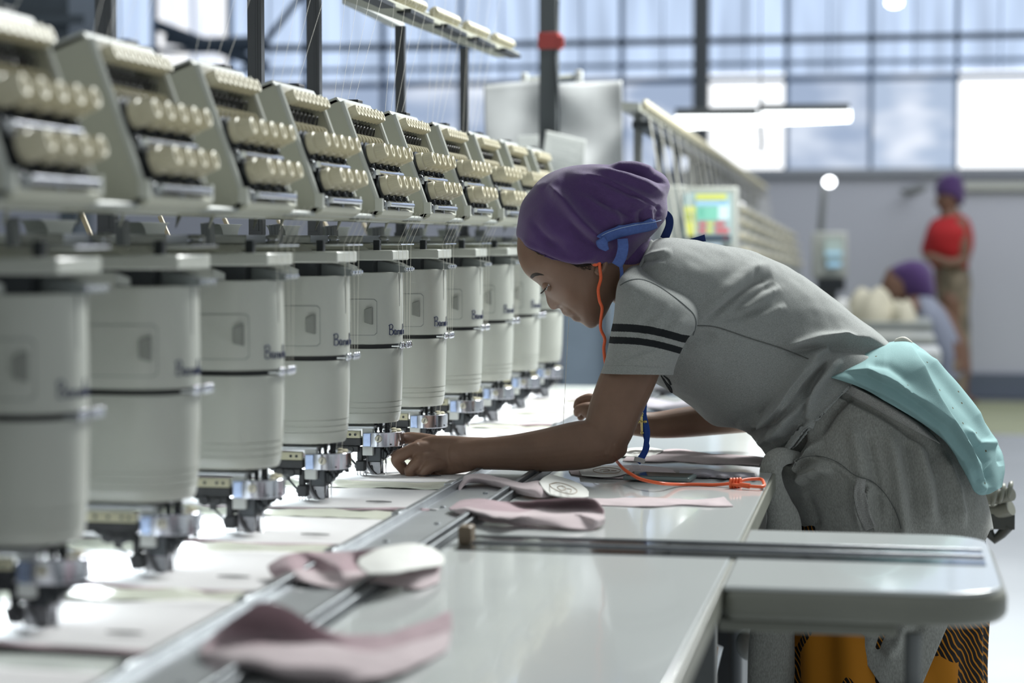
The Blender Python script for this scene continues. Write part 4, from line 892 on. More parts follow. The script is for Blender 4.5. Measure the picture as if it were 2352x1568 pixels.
# --- sweatshirt tied round the hips
sw = [(1850, 850, 2050, 800, 3.585, .128), (1822, 905, 2095, 830, 3.585, .142), (1790, 965, 2140, 880, 3.585, .155), (1768, 1025, 2190, 950, 3.585, .168), (1778, 1085, 2232, 1040, 3.585, .178), (1808, 1140, 2258, 1130, 3.585, .180), (1836, 1215, 2275, 1215, 3.585, .178), (1850, 1300, 2270, 1300, 3.585, .176), (1858, 1400, 2262, 1400, 3.585, .176), (1860, 1500, 2256, 1500, 3.585, .176), (1860, 1590, 2252, 1590, 3.585, .176), (1860, 1620, 2250, 1620, 3.585, .176)]
G = sil_loft(sw, 400, 420, power=.95); v, f = grid_mesh(G, cap=(False, False))
hf = [([(2040, 985), (2058, 1080), (2075, 1210), (2060, 1320)], 14, .010), ([(2075, 990), (2090, 1080), (2105, 1210)], 11, -.008), ([(2100, 1000), (2125, 1090), (2140, 1210)], 13, .009), ([(2135, 1020), (2160, 1100), (2172, 1210)], 11, -.007), ([(2160, 1040), (2195, 1120), (2210, 1215)], 12, .008), ([(1990, 990), (2010, 1090), (2020, 1210)], 12, -.006), ([(1955, 960), (1975, 1060), (1985, 1200)], 16, .006),
      ([(1832, 1110), (1850, 1085), (1890, 1070), (1915, 1090)], 9, .012), ([(1800, 1070), (1830, 1050), (1870, 1045), (1920, 1060), (1965, 1095), (2000, 1105), (2050, 1160)], 3.5, -.004), ([(1972, 1095), (1964, 1130), (1968, 1170), (1982, 1230)], 7, .005, 1), ([(2000, 1100), (1994, 1130), (1998, 1170), (2012, 1230)], 8, .006, -1), ([(1800, 1072), (1840, 1048), (1880, 1046), (1925, 1062), (1965, 1095), (2000, 1106), (2050, 1160)], 10, .005, 1), ([(1808, 1055), (1825, 1020), (1855, 985), (1880, 940)], 12, .010, -1), ([(1838, 1085), (1858, 1045), (1890, 1010)], 11, .010, -1), ([(1860, 1100), (1880, 1078), (1905, 1075)], 9, .008, -1),
      ([(1905, 870), (1960, 890), (2010, 920), (2080, 965), (2150, 1020)], 9, .008), ([(1890, 890), (1950, 915), (2010, 945), (2080, 990), (2150, 1045)], 5, -.007), ([(1940, 900), (1900, 940), (1870, 985), (1850, 1030)], 8, .008), ([(1925, 890), (1885, 930), (1855, 975)], 6, -.007), ([(1960, 905), (1915, 950), (1885, 1000)], 5, -.006),
      ([(1790, 1060), (1815, 1020), (1850, 985)], 7, .008), ([(1810, 1070), (1835, 1035), (1865, 1000)], 6, -.008), ([(1830, 1085), (1860, 1050), (1880, 1020)], 7, .008), ([(1850, 1130), (1870, 1180), (1880, 1215)], 10, -.005),
      ([(2080, 1420), (2060, 1480), (2035, 1510)], 12, .008), ([(2040, 1420), (2020, 1470), (2010, 1500)], 10, -.008), ([(2120, 1420), (2090, 1490)], 10, -.006), ([(2000, 1420), (1990, 1460)], 12, .006)]
hf = [(q[0], q[1], q[2]*1.25, *q[3:]) for q in hf]; v = apply_folds(v, f, hf); v = nz(v, f, .004, 10); v = nz(v, f, .0014, 36)
P, _ = proj(v); keep = []
XLo = np.interp(P[:, 1], [1215, 1410, 1568, 1640], [1838, 1912, 2020, 2075]); XRo = np.interp(P[:, 1], [1215, 1410, 1568, 1640], [2275, 2188, 2120, 2085])
low = P[:, 1] > 1216; ins = ((P[:, 0] > XLo) & (P[:, 0] < XRo)) | ~low
for q in f:
    if any(ins[k] for k in q): keep.append(q)
dxp = np.where(low, np.clip(XLo-P[:, 0], 0, None)-np.clip(P[:, 0]-XRo, 0, None), 0); dxp = np.where(np.abs(dxp) < 14, dxp, 0)
v = v+dxp[:, None]*(3.45/FPX)*RX[None, :]
m = MB(); m.v = [tuple(x) for x in v]; m.f = keep; m.mi = [0]*len(keep)
swt = build('tied_sweatshirt', m, m_sweat, WO, smooth=80, solid=.003); BV_w = bvh_of(v, f)
ribbon('waistband', [(1896, 872), (1925, 884), (1960, 898), (2005, 921), (2060, 952), (2116, 986), (2160, 1018)], [2, 17, 24, 26, 26, 20, 2], m_band, swt, BV_w, 3.42, .009, .003, 70, 7, bulge=.002)
ribbon('pocket_band', [(1978, 1099), (1974, 1130), (1982, 1170), (2000, 1214)], [22, 26, 28, 30], m_band, swt, BV_w, 3.42, .004, .002, 50, 7, bulge=.001)
ribbon('front_seam', [(1812, 1068), (1845, 1050), (1885, 1048), (1925, 1062), (1962, 1090), (2000, 1104), (2030, 1130), (2058, 1175), (2070, 1214)], [1.6]*9, m_seam, swt, BV_w, 3.42, .004, .0006, 90, 3)
def strand(name, pts, mat, parent, seed, n=34, amp=.004, squash=.6):
    v, f = limb(pts, 40, 70, squash); v = nz(v, f, amp, 22, seed, (1, 1, .3)); return mk(name, v, f, mat, parent)
strand('hanging_sleeve', [(1830, 1050, 3.46, .012), (1803, 1048, 3.44, .016), (1780, 1058, 3.43, .019), (1770, 1085, 3.43, .019), (1778, 1120, 3.44, .018), (1790, 1158, 3.45, .022), (1800, 1210, 3.47, .030), (1790, 1320, 3.50, .036), (1776, 1420, 3.52, .038), (1772, 1560, 3.54, .042), (1772, 1700, 3.56, .045)], m_sweat, swt, 3)
# --- wax print wrap skirt
m_wax = bpy.data.materials.new('orange and black wax print'); m_wax.use_nodes = True; nt = m_wax.node_tree; L = nt.links.new; N = nt.nodes.new; pb = nt.nodes['Principled BSDF']; pb.inputs['Roughness'].default_value = .8; pb.inputs['Specular IOR Level'].default_value = .2
tc = N('ShaderNodeTexCoord'); mp = N('ShaderNodeMapping'); mp.inputs['Rotation'].default_value = (0, .5, 0); L(tc.outputs['Object'], mp.inputs[0])
wv = N('ShaderNodeTexWave'); wv.inputs['Scale'].default_value = 42; wv.inputs['Distortion'].default_value = 5; wv.inputs['Detail'].default_value = 1; wv.inputs['Detail Scale'].default_value = .6; L(mp.outputs[0], wv.inputs['Vector'])
vo = N('ShaderNodeTexVoronoi'); vo.inputs['Scale'].default_value = 7.5; vo.inputs['Randomness'].default_value = .7; L(tc.outputs['Object'], vo.inputs['Vector'])
g1 = N('ShaderNodeMath'); g1.operation = 'GREATER_THAN'; g1.inputs[1].default_value = .80; L(wv.outputs['Fac'], g1.inputs[0])
sx = N('ShaderNodeSeparateColor'); L(vo.outputs['Color'], sx.inputs[0]); g2 = N('ShaderNodeMath'); g2.operation = 'GREATER_THAN'; g2.inputs[1].default_value = .52; L(sx.outputs[0], g2.inputs[0])
v2 = N('ShaderNodeTexVoronoi'); v2.feature = 'DISTANCE_TO_EDGE'; v2.inputs['Scale'].default_value = 7.5; v2.inputs['Randomness'].default_value = .7; L(tc.outputs['Object'], v2.inputs['Vector']); g3 = N('ShaderNodeMath'); g3.operation = 'GREATER_THAN'; g3.inputs[1].default_value = .05; L(v2.outputs['Distance'], g3.inputs[0])
mm = N('ShaderNodeMath'); mm.operation = 'MULTIPLY'; L(g2.outputs[0], mm.inputs[0]); L(g3.outputs[0], mm.inputs[1])
ma = N('ShaderNodeMath'); ma.operation = 'MAXIMUM'; L(g1.outputs[0], ma.inputs[0]); L(mm.outputs[0], ma.inputs[1])
mx = N('ShaderNodeMix'); mx.data_type = 'RGBA'; mx.inputs[6].default_value = (.012, .010, .010, 1); mx.inputs[7].default_value = (.42, .165, .012, 1); L(ma.outputs[0], mx.inputs[0]); L(mx.outputs[2], pb.inputs['Base Color'])
hem = [(1870, 1060, 2180, 1060, 3.585, .12), (1845, 1160, 2225, 1160, 3.585, .140), (1822, 1230, 2250, 1230, 3.585, .152), (1812, 1300, 2258, 1300, 3.585, .160), (1806, 1420, 2260, 1420, 3.585, .165), (1800, 1568, 2258, 1568, 3.585, .168), (1790, 1750, 2262, 1750, 3.585, .172), (1780, 1930, 2266, 1930, 3.585, .178)]
G = sil_loft(hem, 120, 260, power=.95); th = np.linspace(0, 2*math.pi, 260, endpoint=False)
for i in range(120):
    c = G[i].mean(0); d = G[i]-c; k = min(1, i/60); G[i] = c+d*(1+.035*k*np.sin(th*13+1.5*math.sin(i/25)))[:, None]
v, f = grid_mesh(G, cap=(False, False)); v = nz(v, f, .005, 9); mk('wrap_skirt', v, f, m_wax, WO, solid=.002)
# --- turquoise apron cloth over the hips
top = crom([(1903, 862), (1945, 826), (1995, 797), (2045, 785), (2085, 783), (2120, 806), (2170, 868), (2225, 933), (2275, 988), (2300, 1030), (2308, 1075), (2300, 1118)], 320)
bot = crom([(1905, 866), (1945, 877), (1990, 897), (2035, 922), (2080, 948), (2122, 974), (2160, 1007), (2192, 1050), (2215, 1092), (2240, 1130), (2268, 1134), (2290, 1124)], 320)
rows = []
for i in range(320):
    row = []; tt = i/319; env = min(1, .25+tt*3.0)*min(1, (1-tt)*4+.25)
    for k in range(181):
        s = -1+2*k/180
        if s >= 0:
            p = top[i]+(bot[i]-top[i])*(1-math.cos(s*math.pi/2))*1.0; zc = 3.575-(.130+.055*env)*math.sin(s*math.pi/2)**.85
        else:
            p = top[i]+(bot[i]-top[i])*(1-math.cos(s*math.pi/2))*.6; zc = 3.575+(.12+.05*env)*math.sin(-s*math.pi/2)**.85
        row.append(Wn(p[0], p[1], zc))
    rows.append(row)
G = np.array(rows); v, f = grid_mesh(G, closed_u=False, cap=(False, False))
tf = [([(1915, 866), (1970, 880), (2030, 908), (2090, 943), (2150, 988), (2205, 1060), (2235, 1120)], 9, .008, -1), ([(1935, 852), (1995, 858), (2055, 886), (2115, 928), (2170, 980), (2215, 1045), (2250, 1110)], 12, .011, -1), ([(1990, 840), (2040, 845), (2100, 890)], 12, -.003),
      ([(2088, 788), (2112, 855), (2142, 925), (2185, 1000), (2232, 1075), (2268, 1120)], 14, .013, 1), ([(2110, 800), (2160, 860), (2215, 930), (2270, 1000)], 8, .010), ([(2210, 980), (2250, 1020), (2300, 1020)], 8, .006), ([(2230, 1000), (2265, 1060), (2270, 1120)], 10, -.008), ([(2200, 1060), (2230, 1110), (2265, 1128)], 10, .008), ([(2290, 1010), (2300, 1070)], 6, -.005)]
v = apply_folds(v, f, tf); v = nz(v, f, .003, 16)
tl = mk('turquoise_apron', v, f, m_teal, WO, solid=.002)
m = MB(); m.v, m.f = map(list, limb([(2062, 784, 3.55, .006), (2076, 782, 3.545, .007), (2090, 788, 3.55, .005)], 12)); m.mi = [0]*len(m.f); build('drawstring_end', m, M('cream cord', (.55, .53, .47), .8), tl)
# ================= CLOTH AND SMALL THINGS ON THE TABLE =================
m_pink = M('pale pink fleece', (.50, .42, .435), .9, var=.05, vscale=30, bump=.35, bscale=700, sheen=.2, spec=.15)
m_mauve = M('darker rose fleece', (.37, .27, .295), .9, var=.06, vscale=30, bump=.35, bscale=700, sheen=.2, spec=.15)  # darker rose for the back rows of draped pieces and the sheet edges
m_wht = M('white embroidery backing', (.66, .66, .63), .75, var=.03, vscale=20, bump=.15, bscale=500)
m_lil = M('lilac grey fleece', (.36, .34, .38), .9, var=.05, vscale=30, bump=.3, bscale=700)
m_lin = M('brown embroidery line', (.26, .19, .13), .7)
def drape(name, rows, mat, parent=None, nu=90, nv=36, amp=.0015, th=.0018, split=None, seed=0):
    """rows of (px, py, height above the table); rows run back to front"""
    A = [crom([tuple(onZ(x, y, HZ+z)) for x, y, z in r], nu) for r in rows]
    A = np.array(A); G = np.array([crom([tuple(A[k, j]) for k in range(len(rows))], nv) for j in range(nu)])   # nu, nv, 3
    for i in range(nu):
        for j in range(nv):
            p = G[i, j]; G[i, j, 2] = max(HZ+.0015, p[2]+amp*noise.noise(Vector((p[0]*30+seed, p[1]*30, 0))))
    m = MB(); f = []; mi = []
    for i in range(nu-1):
        for j in range(nv-1):
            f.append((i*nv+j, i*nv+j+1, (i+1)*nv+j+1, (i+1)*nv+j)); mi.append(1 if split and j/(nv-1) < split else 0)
    m.v = [tuple(x) for x in G.reshape(-1, 3)]; m.f = f; m.mi = mi
    return build(name, m, mat, parent, smooth=75, solid=th), G
def lines_on(name, curves, mat, parent, h, r=.0007):
    m = MB()
    for c in curves:
        C = crom([tuple(onZ(x, y, HZ+h)) for x, y in c], len(c)*5); m.tube([Vector(p) for p in C], r, 5)
    return build(name, m, mat, parent)
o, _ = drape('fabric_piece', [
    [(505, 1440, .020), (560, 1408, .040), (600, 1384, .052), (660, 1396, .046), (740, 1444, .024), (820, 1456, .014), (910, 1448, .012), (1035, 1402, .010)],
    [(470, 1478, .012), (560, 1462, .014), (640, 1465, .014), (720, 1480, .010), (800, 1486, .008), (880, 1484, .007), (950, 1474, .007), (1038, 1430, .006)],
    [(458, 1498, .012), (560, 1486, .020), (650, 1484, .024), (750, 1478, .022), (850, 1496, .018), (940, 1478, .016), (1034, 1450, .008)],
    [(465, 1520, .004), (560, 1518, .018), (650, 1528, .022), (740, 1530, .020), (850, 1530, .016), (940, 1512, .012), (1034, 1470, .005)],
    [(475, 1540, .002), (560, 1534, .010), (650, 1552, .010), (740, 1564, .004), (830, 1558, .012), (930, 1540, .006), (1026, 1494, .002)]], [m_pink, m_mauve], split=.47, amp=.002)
tag(o, 'large blurred dusty pink fabric piece nearest the camera, draped over the frame bar', 'fabric piece')
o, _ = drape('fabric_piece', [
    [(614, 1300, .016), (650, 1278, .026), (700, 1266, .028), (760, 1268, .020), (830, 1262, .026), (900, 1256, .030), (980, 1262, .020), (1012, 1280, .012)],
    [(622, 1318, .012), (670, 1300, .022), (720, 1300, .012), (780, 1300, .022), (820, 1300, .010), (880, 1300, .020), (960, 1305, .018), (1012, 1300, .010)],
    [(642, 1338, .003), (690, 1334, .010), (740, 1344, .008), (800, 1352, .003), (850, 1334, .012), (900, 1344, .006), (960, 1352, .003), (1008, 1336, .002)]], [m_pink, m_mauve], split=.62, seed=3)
tag(o, 'rumpled rose fabric piece carrying a white backing patch, second nearest on the frame bar', 'fabric piece'); FB = o
q, _ = drape('backing_patch', [[(826, 1280, .034), (880, 1256, .038), (940, 1248, .036), (990, 1256, .028), (1018, 1276, .020)], [(822, 1296, .034), (880, 1284, .037), (940, 1280, .034), (990, 1284, .026), (1020, 1290, .018)], [(848, 1316, .030), (900, 1314, .030), (950, 1306, .027), (1000, 1300, .020), (1016, 1298, .016)]], m_wht, FB, 40, 16)
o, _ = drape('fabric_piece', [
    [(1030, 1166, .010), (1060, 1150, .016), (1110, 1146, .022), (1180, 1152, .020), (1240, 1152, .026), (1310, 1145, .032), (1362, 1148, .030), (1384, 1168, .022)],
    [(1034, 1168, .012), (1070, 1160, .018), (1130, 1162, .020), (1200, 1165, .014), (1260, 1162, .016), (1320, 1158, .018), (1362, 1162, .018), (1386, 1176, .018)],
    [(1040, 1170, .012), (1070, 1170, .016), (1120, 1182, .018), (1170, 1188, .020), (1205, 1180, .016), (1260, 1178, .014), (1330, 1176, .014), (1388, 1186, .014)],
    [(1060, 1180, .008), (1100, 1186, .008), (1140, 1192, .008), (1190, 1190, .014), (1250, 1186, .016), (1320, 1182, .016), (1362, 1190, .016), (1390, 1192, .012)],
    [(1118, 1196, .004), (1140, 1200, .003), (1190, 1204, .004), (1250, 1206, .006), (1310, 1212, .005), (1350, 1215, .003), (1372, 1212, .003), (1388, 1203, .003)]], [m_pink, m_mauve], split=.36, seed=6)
tag(o, 'folded pale pink fabric piece with a rolled right end, in front of the woman\'s forearm', 'fabric piece')
o, _ = drape('fabric_piece', [
    [(1056, 1098, .012), (1078, 1088, .020), (1120, 1090, .016), (1160, 1098, .015), (1200, 1108, .014), (1235, 1104, .016), (1262, 1108, .012)],
    [(1054, 1112, .010), (1080, 1096, .020), (1120, 1100, .018), (1160, 1110, .016), (1200, 1120, .016), (1235, 1118, .018), (1268, 1122, .010)],
    [(1052, 1130, .002), (1078, 1108, .012), (1120, 1112, .008), (1160, 1124, .006), (1200, 1136, .005), (1240, 1142, .004), (1282, 1138, .002)]], [m_pink, m_mauve], split=0, seed=9)
tag(o, 'twisted pink fabric piece under the forearm ending in a white embroidered patch', 'fabric piece'); FD = o
q, _ = drape('backing_patch', [[(1238, 1104, .020), (1262, 1090, .022), (1300, 1098, .014), (1335, 1112, .010), (1352, 1128, .006)], [(1244, 1116, .018), (1270, 1110, .016), (1300, 1116, .012), (1330, 1124, .008), (1352, 1134, .004)], [(1262, 1134, .010), (1285, 1138, .006), (1310, 1142, .004), (1335, 1142, .003), (1352, 1140, .002)]], m_wht, FD, 40, 16)
lines_on('embroidered_outline', [[(1262, 1112), (1280, 1108), (1305, 1114), (1325, 1126), (1315, 1134), (1290, 1130), (1268, 1120), (1262, 1112)], [(1280, 1118), (1292, 1116), (1300, 1122), (1290, 1126), (1280, 1120)], [(1302, 1122), (1312, 1124), (1310, 1130)]], m_lin, FD, .0165)
def flat(name, back, front, mat, label, parent=None, seed=0, amp=.0015, z0=.002, mid=.003):
    n = max(len(back), len(front))
    b_ = crom([(x, y, z0) for x, y in back], 9); f_ = crom([(x, y, z0) for x, y in front], 9); md = (b_+f_)/2; md[:, 2] = z0+mid*np.abs(np.sin(np.arange(9)*1.7+seed))
    o, _ = drape(name, [b_, md, f_], mat, parent, 80, 14, amp, .0014, seed=seed)
    if label: tag(o, label, 'fabric piece')
    return o
flat('fabric_piece', [(1340, 1146), (1420, 1143), (1500, 1142), (1580, 1146), (1640, 1144), (1662, 1140)], [(1352, 1158), (1420, 1160), (1500, 1163), (1560, 1158), (1640, 1162), (1684, 1161)], m_pink, 'flat narrow pink strip lying on the glossy tabletop below the orange cable', seed=1)
flat('fabric_piece', [(1440, 1046), (1500, 1036), (1560, 1030), (1620, 1040), (1700, 1044), (1757, 1050)], [(1430, 1058), (1500, 1060), (1560, 1058), (1620, 1063), (1690, 1064), (1745, 1068)], m_pink, 'farthest pale pink strip lying on the tabletop beyond the phone', seed=2)
E3 = flat('fabric_piece', [(1306, 1078), (1380, 1070), (1450, 1068), (1500, 1070), (1545, 1078)], [(1312, 1088), (1360, 1094), (1420, 1098), (1480, 1096), (1560, 1092)], m_pink, 'pink strip under the elbow carrying a white embroidered oval', seed=3)
flat('fabric_piece', [(1560, 1082), (1620, 1078), (1660, 1086), (1700, 1086), (1732, 1088)], [(1560, 1094), (1620, 1096), (1660, 1098), (1700, 1100), (1740, 1098)], m_lil, 'lilac grey cloth end lying behind the orange cable plug', seed=4, mid=.008)
flat('backing_patch', [(1330, 1078), (1370, 1070), (1410, 1070), (1446, 1076)], [(1336, 1090), (1370, 1093), (1410, 1093), (1440, 1086)], m_wht, None, E3, 5, .0005, .006, .002)
lines_on('embroidered_outline', [[(1362, 1078), (1380, 1074), (1405, 1074), (1425, 1079), (1415, 1086), (1385, 1087), (1366, 1083), (1362, 1078)], [(1378, 1079), (1392, 1077), (1400, 1080), (1386, 1082)], [(1404, 1080), (1416, 1080)]], m_lin, E3, .0105, .0006)
o = flat('backing_patch', [(1415, 1034), (1450, 1028), (1500, 1028), (1524, 1034)], [(1424, 1046), (1460, 1048), (1490, 1048), (1512, 1042)], m_wht, 'white backing patch with faint brown embroidery beyond the elbow', None, 6, .0008, .004, .003)
lines_on('embroidered_outline', [[(1445, 1036), (1465, 1034), (1490, 1036), (1480, 1040), (1455, 1041)]], m_lin, o, .0085, .0006)

# sheets clamped on the bed below the needles
m_sheet = M('white pink hooped cloth', (.66, .645, .65), .6, var=.05, vscale=12, bump=.2, bscale=500)
m_film = M('creamy backing film', (.60, .61, .52), .30, var=.10, vscale=14, bump=.25, bscale=40)
for i in range(-1, 10):
    yc = head_y(i)+.02; m = MB(); R = []
    w_ = .125
    for a in np.linspace(0, 1, 60):
        x = -1.45+a*(.805); row = []
        for b in np.linspace(-1, 1, 24):
            yy = yc+b*w_+.008*math.sin(x*9+i*2)*b; e_ = max(0, abs(b)-.75)/.25
            zz = HZ+.0006+.0012*(1+noise.noise(Vector((x*7+i*5, yy*7, 0))))+(e_**1.5)*.006*max(0, noise.noise(Vector((x*6+i*9, b*.5, 2)))+.05)
            row.append(Vector((x, yy, zz)))
        R.append(row)
    m.loft(R, cap=False, closed=False)
    S_ = tag(build('hooped_cloth', m, m_sheet, smooth=75, solid=.0009), {-1: 'white cloth sheet under the bottom left corner heads'}.get(i, 'white pink cloth sheet on the bed below the ' + ['very blurred nearest head', 'second head from the camera', 'third head from the camera', 'fourth head from the camera', 'head the woman touches', 'head just past the touched one', 'head two past the touched one', 'head three past the touched one', 'second last head', 'last head'][max(i, 0)]), 'cloth sheet', 'cloth sheets under the needles')
    m = MB(); R = []
    for a in np.linspace(0, 1, 60):
        x = -1.40+a*.745; yy = yc-w_-.008*math.sin(x*9+i*2)-.002; h = .0006+.014*max(0, noise.noise(Vector((x*5+i*3, 1, 7))))
        R.append([Vector((x, yy-.004, HZ+.0008)), Vector((x, yy-.005, HZ+.0008+h*.6)), Vector((x, yy+.002, HZ+.001+h)), Vector((x, yy+.006, HZ+.0028))])
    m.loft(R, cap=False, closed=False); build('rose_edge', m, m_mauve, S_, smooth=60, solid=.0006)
    m = MB(); xs_ = XN+.105; R = []
    for a in np.linspace(0, 1, 14): R.append([Vector((xs_-.02+.04*a, yc-.055-.0015*math.sin(a*3.14), HZ+.0045)), Vector((xs_-.02+.04*a, yc-.055+.004*math.sin(a*3.14), HZ+.0055))])
    m.loft(R, cap=False, closed=False); build('cut_slot', m, m_dark, S_, smooth=0, solid=.0006)
    if i >= 0:
        m = MB(); R = []
        for a in np.linspace(0, 1, 40):
            x = -1.3+a*.63; R.append([Vector((x, yc+b*.165+.165, HZ-.003+.0055*(1+noise.noise(Vector((x*22+i, b*5, i)))))) for b in np.linspace(-.24, .24, 9)])
        m.loft(R, cap=False, closed=False)
        tag(build('backing_film', m, m_film, smooth=75, solid=.0006), 'creamy crinkled film strip between the cloth sheets beside ' + ['the nearest head', 'the second head', 'the third head', 'the fourth head', 'the touched head', 'the head past the touched one', 'the seventh head', 'the eighth head', 'the ninth head', 'the last head'][i], 'film strip', 'film strips on the bed')

# phone, cable, lanyard
ph = thing('mobile_phone', tuple(onZ(1516, 1104, HZ)), 'dark glass mobile phone lying on the tabletop under the orange cable', 'phone')
c = onZ(1516, 1104, HZ); rot = Euler((0, 0, -.12)).to_matrix()
m = MB(); m.box(c+Vector((0, 0, .0065)), (.112, .062, .007), rot); build('case', m, M('grey green phone case', (.13, .17, .17), .3), ph, bevel=.003, seg=3)
m = MB(); m.box(c+Vector((0, 0, .0105)), (.104, .055, .0014), rot); build('screen', m, M('black phone glass', (.05, .075, .075), .06), ph, bevel=.0006)
m_or = M('orange cable rubber', (.72, .115, .035), .45)
ea = thing('earphones', tuple(onZ(1700, 1110, HZ)), 'orange earphones worn by the woman with the cable trailing to the phone', 'earphones')
bud = hit(BV_body, 1368, 601, 3.41, .004)
m = MB(); m.rev(bud, tuple(BX*1.0+FWW*.2), [(-.004, .0050), (.0, .0078), (.003, .0078), (.0045, .006), (.0055, .0)], 20); m.tube([bud+Vector(BX)*.004, Vector(W(1376, 600, 3.395))], .0036, 10); build('earbud', m, m_or, ea)
up_c = [W(x, y, z) for x, y, z in crom([(1368, 599, 3.398), (1376, 600, 3.395), (1378, 618, 3.398), (1380, 640, 3.40), (1374, 664, 3.402), (1377, 690, 3.404), (1383, 708, 3.405), (1380, 735, 3.41), (1380, 756, 3.42), (1389, 778, 3.425), (1387, 800, 3.43), (1390, 830, 3.43), (1400, 900, 3.44), (1408, 980, 3.44), (1410, 1040, 3.43), (1416, 1058, 3.42)], 90)]
lo_c = [Vector(p) for p in crom([tuple(W(1416, 1058, 3.42)), tuple(onZ(1432, 1076, HZ+.022)), tuple(onZ(1452, 1090, HZ+.016)), tuple(onZ(1475, 1101, HZ+.0145)), tuple(onZ(1520, 1110, HZ+.012)), tuple(onZ(1560, 1112, HZ+.004)), tuple(onZ(1600, 1112, HZ+.003)), tuple(onZ(1640, 1113, HZ+.003)), tuple(onZ(1675, 1110, HZ+.006)), tuple(onZ(1715, 1101, HZ+.010)), tuple(onZ(1746, 1100, HZ+.010)), tuple(onZ(1754, 1108, HZ+.008)), tuple(onZ(1752, 1117, HZ+.006)), tuple(onZ(1720, 1116, HZ+.006)), tuple(onZ(1680, 1112, HZ+.007))], 120)]
m = MB(); m.tube(up_c+lo_c[1:], .0027, 10); build('cable', m, m_or, ea)
m = MB()
for k in range(4):
    c = onZ(1679+k*7, 1110-k*.4, HZ+.008); m.tube([c+Vector((.001*math.cos(a), .008*math.cos(a)*.6, .0085*math.sin(a)*.85)) for a in np.linspace(0, 6.28, 16)], .0022, 8)
m.tube([onZ(1700, 1113, HZ+.007), onZ(1722, 1116, HZ+.006)], .0042, 10); build('cable_wrap', m, m_or, ea)
la = thing('lanyard', tuple(W(1480, 1000, 3.44)), 'frayed royal blue lanyard with a small gold cross hanging from the woman\'s neck', 'lanyard')
m_roy = M('royal blue ribbon', (.015, .075, .38), .7, bump=.4, bscale=600)
ribbon('ribbon', [(1482, 866), (1480, 900), (1478, 930), (1479, 955), (1486, 990), (1484, 1020), (1478, 1040), (1464, 1062)], [8, 9, 10, 13, 14, 12, 12, 15], m_roy, la, None, 3.445, .003, .0012, 60, 5)
ribbon('ribbon', [(1486, 885), (1481, 955), (1480, 1000), (1488, 1025), (1476, 1052)], [5, 7, 6, 8, 10], m_roy, la, None, 3.449, .003, .0012, 40, 5)
m = MB(); m.tube([W(1474, 955, 3.436), W(1475, 994, 3.436)], [.0022, .0016], 8); m.tube([W(1468.5, 968, 3.436), W(1482, 968, 3.436)], .0021, 8)
for q in ((1468, 968), (1482.5, 968), (1474, 953), (1475, 994)): m.sph(W(*q, 3.436), .0029, 10, 8)
m.tube([W(1474+3*math.cos(a), 949+3.4*math.sin(a), 3.436) for a in np.linspace(0, 6.28, 14)], .0007, 6); m.tube([W(1474, 946, 3.436), W(1479, 925, 3.437)], .0008, 6)
build('cross_pendant', m, M('yellow gold', (.86, .72, .28), .22, metal=1.0), la)
m = MB(); m.box(W(1469, 1056, 3.435), (.019, .006, .008), Euler((0, .25, 0)).to_matrix()); build('buckle', m, m_white, la, bevel=.001)
m = MB(); m.box(W(1464, 1078, 3.43), (.011, .001, .026), Euler((0, -.45, 0)).to_matrix()); build('clear_strap', m, M('clear plastic', (.85, .87, .88), .1, trans=.85, ior=1.3), la, bevel=.0004)
m = MB(); m.rev(W(1473, 1084, 3.428), tuple(BX), [(0, .0045), (.002, .004), (.003, .002)], 14); build('press_stud', m, m_chrome, la)

# folded grey cloths beyond, on the far end of the worktop
for k, (px, py, lab, mt) in enumerate(((1565, 945, 'folded grey cloth on the far end of the worktop beside the woman\'s chest', m_lil), (1530, 905, 'dark folded cloth lying behind the grey folded cloth on the worktop', M('charcoal cloth', (.10, .10, .11), .9)))):
    m = MB(); c = onZ(px, py, HZ+.002); R = []
    for t in np.linspace(0, 1, 20): R.append([c+Vector((-.10+.2*t, (.05+.01*math.sin(t*7+k))*math.cos(a), .014+.012*math.sin(a)*(1+.5*math.sin(t*9+a)))) for a in np.linspace(0, 2*math.pi, 20, endpoint=False)])
    m.loft(R); tag(build('folded_cloth', m, mt, smooth=70), lab, 'cloth')

# rail end with clamps behind the hips
rl = thing('clamp_rail', tuple(W(2290, 1300, 3.95)), 'grey green rail end with clamps behind the woman\'s hips at the right edge', 'rail')
m = MB(); m.tube([W(2120, 1150, 3.95), W(2240, 1146, 3.93), W(2300, 1140, 3.9), W(2322, 1134, 3.88)], .014, 16); m.tube([W(2220, 1180, 3.95), W(2290, 1176, 3.92), W(2322, 1165, 3.9)], .016, 16); build('rail_tube', m, m_tabedge, rl)
for k in range(3):
    m = MB(); c = W(2284+k*17, 1138-k*5, 3.89); m.tube([c+Vector((.004*math.sin(a), .017*math.cos(a), .017*math.sin(a))) for a in np.linspace(0, 6.28, 18)], .004, 8); build('clamp_ring', m, m_tabedge, rl)
m = MB(); m.tube([W(2266, 1190, 3.93), W(2272, 1225, 3.93), W(2285, 1238, 3.93), W(2300, 1226, 3.92), W(2318, 1208, 3.91)], .010, 12); m.box(W(2300, 1196, 3.92), (.05, .03, .03)); build('clamp_hook', m, M('dark bronze casting', (.05, .055, .05), .4), rl, bevel=.004)
m = MB(); c = W(2150, 1152, 3.95); m.frus((c.x, c.y, c.z), (c.x, c.y, 0), .022, n=20); m.frus((c.x, c.y, .0), (c.x, c.y, .015), .06, n=24); build('rail_post', m, m_iron, rl)
